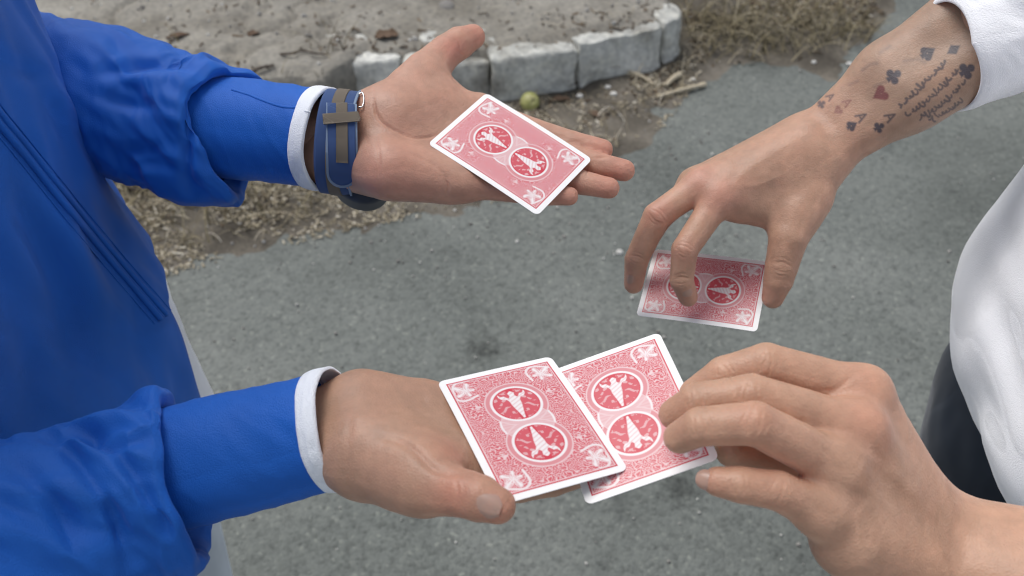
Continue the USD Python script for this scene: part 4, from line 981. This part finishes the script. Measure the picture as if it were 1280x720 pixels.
near_arm = [(-440, 720, .398, .058, .054), (-330, 715, .40, .060, .055), (-160, 700, .415, .056, .052), (0, 690, .435, .050, .048), (110, 650, .450, .0455, .043), (180, 618, .460, .0445, .041), (236, 596, .466, .0430, .041)]
sl2 = tube(near_arm, [(0, 1), (0.5, 1), (0.8, 0.99), (0.93, 1.03), (0.985, 1.01), (0.998, .93), (0.985, .84), (0.95, .74)], fold=S2_, n=220, seg=160)
sl2 = crease(sl2, [([(48, 535), (95, 575), (135, 635), (165, 705)], 8, 7), ([(75, 560), (120, 610), (150, 680)], 9, -4), ([(78, 528), (112, 545), (150, 552), (200, 540)], 7, 6), ([(100, 530), (150, 575), (195, 640), (225, 700)], 8, 6), ([(120, 560), (160, 600), (190, 660)], 7, -4), ([(0, 575), (40, 600), (80, 650), (100, 705)], 10, 6), ([(160, 505), (185, 520), (203, 545)], 6, 4)])
fore2 = tube([(170, 598, .464, .0300, .028), (260, 575, .464, .0312, .028), (340, 556, .462, .0300, .027), (402, 540, .459, .0288, .0262)], fold=wrinkle(57, 0.0014, 5, 0.9, slant=1.2), n=90)
up1 = tube([(*S1, .07, .07), (*((S1 + E1) / 2 + [-.0, 0, 0]), .060, .060), (*E1, .046, .046)], world=True, fold=wrinkle(59, .008, 6, 1.2))
up2 = tube([(*S2, .07, .07), (*((S2 + E2) / 2 + [-.01, 0, 0]), .058, .056), (*E2, .046, .044)], world=True, fold=wrinkle(61, .008, 6, 1.2))
jacket = obj('jacket', cat_mesh([torso, sl1, fore1, sl2, fore2, up1, up2]), M['jacket'], blue)

# white cuffs: a doubled band with a seam
def band(ctrl, thick=0.0016, n=26, **kw):
    return tube(ctrl, [(0, 0.965), (0.0, 1.005), (0.05, 1.022), (0.5, 1.026), (0.95, 1.022), (1, 1.005), (1.0, 0.972), (0.5, 0.966), (0.2, 0.96)], n=n, seg=200, fold=lambda s, th, m: (0.0006 * np.sin(th * 3 + 1) + 0.0012 * (fbm(np.stack([np.cos(th) * 3 + 4, np.sin(th) * 3 + 4, s * 2 + 0 * th], -1), 3, 77) - 0.5), 0.0022 * (fbm(np.stack([np.cos(th) * 1.6 + 4, np.sin(th) * 1.6 + 4, 0 * th], -1), 2, 78) - 0.5)), **kw)
c1 = band([(388, 172.5, .6345, .0345, .033), (399, 174, .633, .0350, .034), (411, 175.5, .631, .0345, .034)])
obj('cuff', c1, M['cuff'], jacket)
c2 = band([(398, 541.5, .4595, .0298, .0275), (413, 538, .4585, .0305, .0285), (428, 534.5, .457, .0300, .0280)])
obj('cuff', c2, M['cuff'], jacket)
for cm, px in ((c1, [(381, 139), (392, 141), (404, 142)]), (c2, [(391, 531), (404, 530), (417, 529)]), (c2, [(392, 534), (405, 533), (418, 532)])):
    h = [q for q in cast(*cm, [tuple(p) for p in spline(px, 14)]) if q]
    if len(h) > 3: obj('cuff_seam', round_tube([a + b * 0.0001 for a, b in h], .0006, 6), M['cuff'], jacket)
# the front zip: two corded edges with the teeth between
zip_px = [(-12, 136), (0, 152), (25, 182), (50, 213), (100, 275), (150, 335), (185, 375), (203, 396)]
zp = spline(zip_px, 60)
def on_torso(off): return [q for q in cast(*torso, [tuple(p + np.array([0.77, -0.64]) * off) for p in zp]) if q]
lines = []
for off, r, lift in ((-4.5, .0023, .0010), (4.5, .0023, .0010), (0, .0016, .0002)):
    h = on_torso(off); P = np.array([a + b * lift for a, b in h]); P[1:-1] = (P[:-2] + P[1:-1] + P[2:]) / 3; lines.append(round_tube(P, r, 8))
obj('zip', cat_mesh(lines), M['jacket'], jacket)
for off in (-13, 13):
    h = on_torso(off); P = np.array([a + b * 0.0002 for a, b in h]); P[1:-1] = (P[:-2] + P[1:-1] + P[2:]) / 3; obj('stitching', round_tube(P, .0006, 6), M['jacket'], jacket)
# raised seams on the tight sleeves
for mesh_, px in ((fore1, [(290, 112), (310, 118), (330, 126), (352, 133), (372, 134), (392, 130)]), ):
    h = [q for q in cast(*mesh_, [tuple(p) for p in spline(px, 30)]) if q]; P = np.array([a - b * 0.0004 for a, b in h]); obj('sleeve_seam', round_tube(P, .0011, 6), M['jacket'], jacket)

# white shirt tail through the open jacket front, trousers
tee_fold = lambda z, th: 0.004 * (fbm(np.stack([np.cos(th) * 3 + 4, np.sin(th) * 3 + 4, z * 5 + 0 * th], -1), 2, 3) - 0.5)
def tee(z, th): return jacket_fold(z, th) - 0.016 + 0.013 * np.clip((((th - OPEN_T + np.pi) % (2 * np.pi) - np.pi) - 0.06) / 0.04, 0, 1) * np.clip((OPEN_Z - 0.01 - z) / 0.03, 0, 1) + 0.003 * (fbm(np.stack([np.cos(th) * 3 + 4, np.sin(th) * 3 + 4, z * 5 + 0 * th], -1), 2, 3) - 0.5)
obj('shirt', rings([(0.86, -0.43, 0.42, 0.165, 0.205, 2.2), (0.83, -0.43, 0.42, 0.167, 0.205, 2.2), (0.72, -0.43, 0.42, 0.163, 0.205, 2.2), (0.60, -0.43, 0.42, 0.160, 0.205, 2.2), (0.58, -0.43, 0.42, 0.160, 0.205, 2.2)], fold=tee, n=60), M['white'], blue)
def trousers(x, ym, m, parent, r=0.098, sx=0.0, y_off=0.10, hx=0.13, hy=0.18):
    fo = lambda z, th: 0.006 * (fbm(np.stack([np.cos(th) * 2 + 4, np.sin(th) * 2 + 4, z * 7 + 0 * th + np.cos(th)], -1), 3, 13) - 0.5) * 2
    hips = rings([(0.96, x, ym, hx, hy, 2.2), (0.85, x, ym, hx + .005, hy + .005, 2.3), (0.72, x + sx * .5, ym, hx, hy, 2.3)], fold=fo, n=40)
    legs = [rings([(0.84, x + sx * .4, ym + k * y_off * .8, r - .012, .080, 2), (0.70, x + sx, ym + k * y_off, r + .004, .090, 2), (0.48, x + sx, ym + k * y_off, r - .025, r - .028, 2), (0.25, x + sx * .6, ym + k * y_off, r - .032, r - .034, 2), (0.06, x, ym + k * y_off, r - .03, r - .03, 2)], fold=fo, n=90) for k in (-1, 1)]
    return obj('trousers', cat_mesh([hips] + legs), m, parent)
trousers(-0.45, 0.43, M['jeans_pale'], blue, r=0.112, sx=0.040)
def shoes(x, ym, f, parent):
    for k in (-1, 1):
        G = Field([x - .25, ym + k * .10 - .1, -.03], [x + .25, ym + k * .10 + .1, .16], 0.006); D = G.empty(); y = ym + k * .10
        G.capsule(D, np.array([x + f * .06, y, .045]), np.array([x - f * .10, y, .042]), .042, .046, .03); G.capsule(D, np.array([x - f * .10, y, .040]), np.array([x - f * .165, y, .034]), .046, .032, .03); G.capsule(D, np.array([x + f * .02, y, .05]), np.array([x + f * .02, y, .11]), .042, .044, .03)
        V, T = surface_nets(D, G.lo, .006); V = smooth_mesh(V, T, 4); V[:, 2] = np.maximum(V[:, 2], 0.006); obj('shoe', (V, T), M['shoe'], parent)
shoes(-0.45, 0.43, -1, blue); shoes(0.56, 0.46, 1, mag)

# the sweatshirt
def white_fold(z, th):
    q = np.stack([np.cos(th) * 1.8 + 9, np.sin(th) * 1.8 + 9, z * 3 + 0.7 * np.sin(th * 1.0) + 0 * th], -1)
    q2 = np.stack([np.cos(th) * 4 + 9, np.sin(th) * 4 + 9, z * 7 + 1.2 * np.cos(th + 1) + 0 * th], -1)
    return 0.018 * (fbm(q, 3, 71) - 0.5) * 2 + 0.007 * ((1 - np.abs(2 * fbm(q2, 3, 73) - 1)) - 0.6)
WS = [(1.49, 0.56, 0.385, 0.075, 0.08, 2.0), (1.44, 0.56, 0.385, 0.11, 0.17, 2.1), (1.35, 0.55, 0.385, 0.135, 0.21, 2.2), (1.20, 0.54, 0.385, 0.150, 0.21, 2.2), (1.05, 0.53, 0.39, 0.165, 0.21, 2.2), (0.92, 0.518, 0.40, 0.180, 0.208, 2.2), (0.84, 0.516, 0.41, 0.188, 0.212, 2.2), (0.79, 0.525, 0.415, 0.180, 0.208, 2.2), (0.755, 0.535, 0.415, 0.166, 0.20, 2.2)]
wt = rings(WS, fold=white_fold)
wt = crease(wt, [([(1228, 330), (1255, 420), (1268, 520)], 14, 6), ([(1206, 440), (1236, 520), (1262, 580)], 12, 5), ([(1252, 262), (1270, 340)], 11, 5), ([(1222, 400), (1250, 470), (1275, 560)], 13, -4)])
sl3 = tube([(1172, 79, .628, .0370, .038), (1230, 46, .622, .0425, .042), (1290, 8, .617, .050, .048), (1420, -80, .613, .056, .054), (1520, -140, .61, .058, .056)], [(0.06, .90), (0.02, .91), (0.0, .95), (0.004, 1.0), (0.03, 1.03), (0.3, 1.0), (1, 1)], fold=lambda s, th, m: (wrinkle(81, .006, 7, 1.2, slant=1.5)(s, th, m) * min(1, s * 6), (-0.012 * np.sin(th) + 0.016 * np.maximum(np.cos(th), 0)) * max(0, 1 - s * 3)), n=160)
up3 = tube([(*S3, .07, .07), (*((S3 + E3) / 2), .064, .064), (*E3, .060, .060)], world=True, fold=wrinkle(83, .008, 6, 1.2))
up4 = tube([(*S4, .07, .07), (*((S4 + E4) / 2 + [.02, 0, 0]), .062, .062), (*(E4 + [0, 0, .03]), .060, .060)], world=True, fold=wrinkle(85, .008, 6, 1.2))
obj('sweatshirt', cat_mesh([wt, sl3, up3, up4]), M['white'], mag)
tr = trousers(0.56, 0.44, M['jeans_dark'], mag, r=0.112, sx=-0.048, y_off=0.088)

# ---- the wristwatch worn inside the wrist
watch = thing('wristwatch', (0, 0, 0), 'wristwatch on a blue and brown striped fabric strap at the white cuff', 'wristwatch')
WA, WB = (402, 176, .630), (452, 181, .630)
def strap_ring(t0, t1, ra, rb, name, m, prof=None):
    a = np.array(WA) + (np.array(WB) - np.array(WA)) * t0; b = np.array(WA) + (np.array(WB) - np.array(WA)) * t1; mid = (a + b) / 2
    return obj(name, tube([(*a, ra, rb), (*mid, ra, rb), (*b, ra, rb)], prof or [(0, .965), (0.0, 1.0), (0.06, 1.012), (0.94, 1.012), (1, 1.0), (1, .965)], n=22), m, watch)
RA, RB = .0352, .0310
strap_ring(0.06, 0.92, RA, RB, 'band', M['strap'])
strap_ring(0.34, 0.66, RA + .0007, RB + .0007, 'band_stripe', M['stripe'])
strap_ring(0.87, 0.93, RA + .0009, RB + .0009, 'band_edging', M['strap_edge'])
def patch(mesh_, poly, lift, step=1.6, thick=0.0012):
    """a flat shape in a picture outline laid on a mesh: its own plate with edges"""
    V, T = mesh_; poly = Polygon(poly).buffer(0)
    tri = trimesh.creation.triangulate_polygon(poly.segmentize(step * 2), engine='earcut')
    v, f = np.array(tri[0]), np.array(tri[1])
    v, f = trimesh.remesh.subdivide_to_size(np.c_[v, np.zeros(len(v))], f, step * 3); v = np.array(v)[:, :2]; f = np.array(f)
    v, inv = np.unique(np.round(v, 4), axis=0, return_inverse=True); f = np.ravel(inv)[f]
    hits = cast(V, T, [tuple(p) for p in v])
    good = np.array([h is not None for h in hits])
    pos = np.array([h[0] + (at(p[0], p[1], 1.0) * 0) + (np.array([0, 0, CAM_H]) - h[0]) / np.linalg.norm(np.array([0, 0, CAM_H]) - h[0]) * lift if h else np.zeros(3) for h, p in zip(hits, v)])
    f = f[good[f].all(1)]
    n = normals(pos, f); back = pos + VIEW * thick
    if (n[good] @ VIEW).mean() > 0: f = f[:, ::-1]
    e = np.sort(np.vstack([f[:, [0, 1]], f[:, [1, 2]], f[:, [2, 0]]]), 1); u, c = np.unique(e, axis=0, return_counts=True); rim = u[c == 1]
    side = np.vstack([np.stack([rim[:, 0], rim[:, 1], rim[:, 1] + len(pos)], 1), np.stack([rim[:, 0], rim[:, 1] + len(pos), rim[:, 0] + len(pos)], 1)])
    return np.vstack([pos, back]), np.vstack([f, f[:, ::-1] + len(pos), side])
WD = np.array(WB) - np.array(WA)
strap_mesh = tube([(*(WA - 0.5 * WD), RA, RB), (*(WA + 0.5 * WD), RA, RB), (*(WB + 0.5 * WD), RA, RB)], [(0, 1.02), (1, 1.02)], n=24)
edge_ = [(408, 128), (446, 130), (447, 200), (447, 214)] + [(428 + 20 * math.cos(a), 216 + 19 * math.sin(a)) for a in np.linspace(0, math.pi, 14)] + [(408, 214), (407, 190)]
tail = [(409, 128), (443, 130), (445, 200), (445, 215)] + [(428 + 17 * math.cos(a), 216 + 16 * math.sin(a)) for a in np.linspace(0, math.pi, 12)] + [(411, 214), (410, 190)]
stripe = [(420, 128), (434, 128), (435, 204), (420, 203)]
obj('tail_edging', patch(strap_mesh, edge_, 0.0036, thick=0.0010), M['strap_edge'], watch)
tp = obj('strap_tail', patch(strap_mesh, tail, 0.0044), M['strap'], watch)
obj('tail_stripe', patch(strap_mesh, stripe, 0.0051, thick=0.0006), M['stripe'], tp)
obj('keeper_loop', patch(strap_mesh, [(403, 142), (447, 139), (450, 147), (449, 151), (404, 155)], 0.0068, thick=0.003), M['stripe'], watch)
G = Field(J(452, 226, .63) - 0.05, J(452, 226, .63) + 0.05, .0012); D = G.empty()
for q in ((440, 222), (452, 226), (464, 230)):
    G.capsule(D, J(q[0], q[1], .636), J(q[0], q[1] + 8, .652), .0125, .0125, .012)
Vw, Tw = surface_nets(D, G.lo, .0012); Vw = smooth_mesh(Vw, Tw, 3)
obj('watch_case', (Vw, Tw), M['watch'], watch)
obj('buckle', round_tube(spline([J(448, 118, .612), J(453, 116, .612), J(455, 124, .609), J(453, 133, .606), J(448, 134, .606)], 20), .0006, 8), M['metal'], watch)
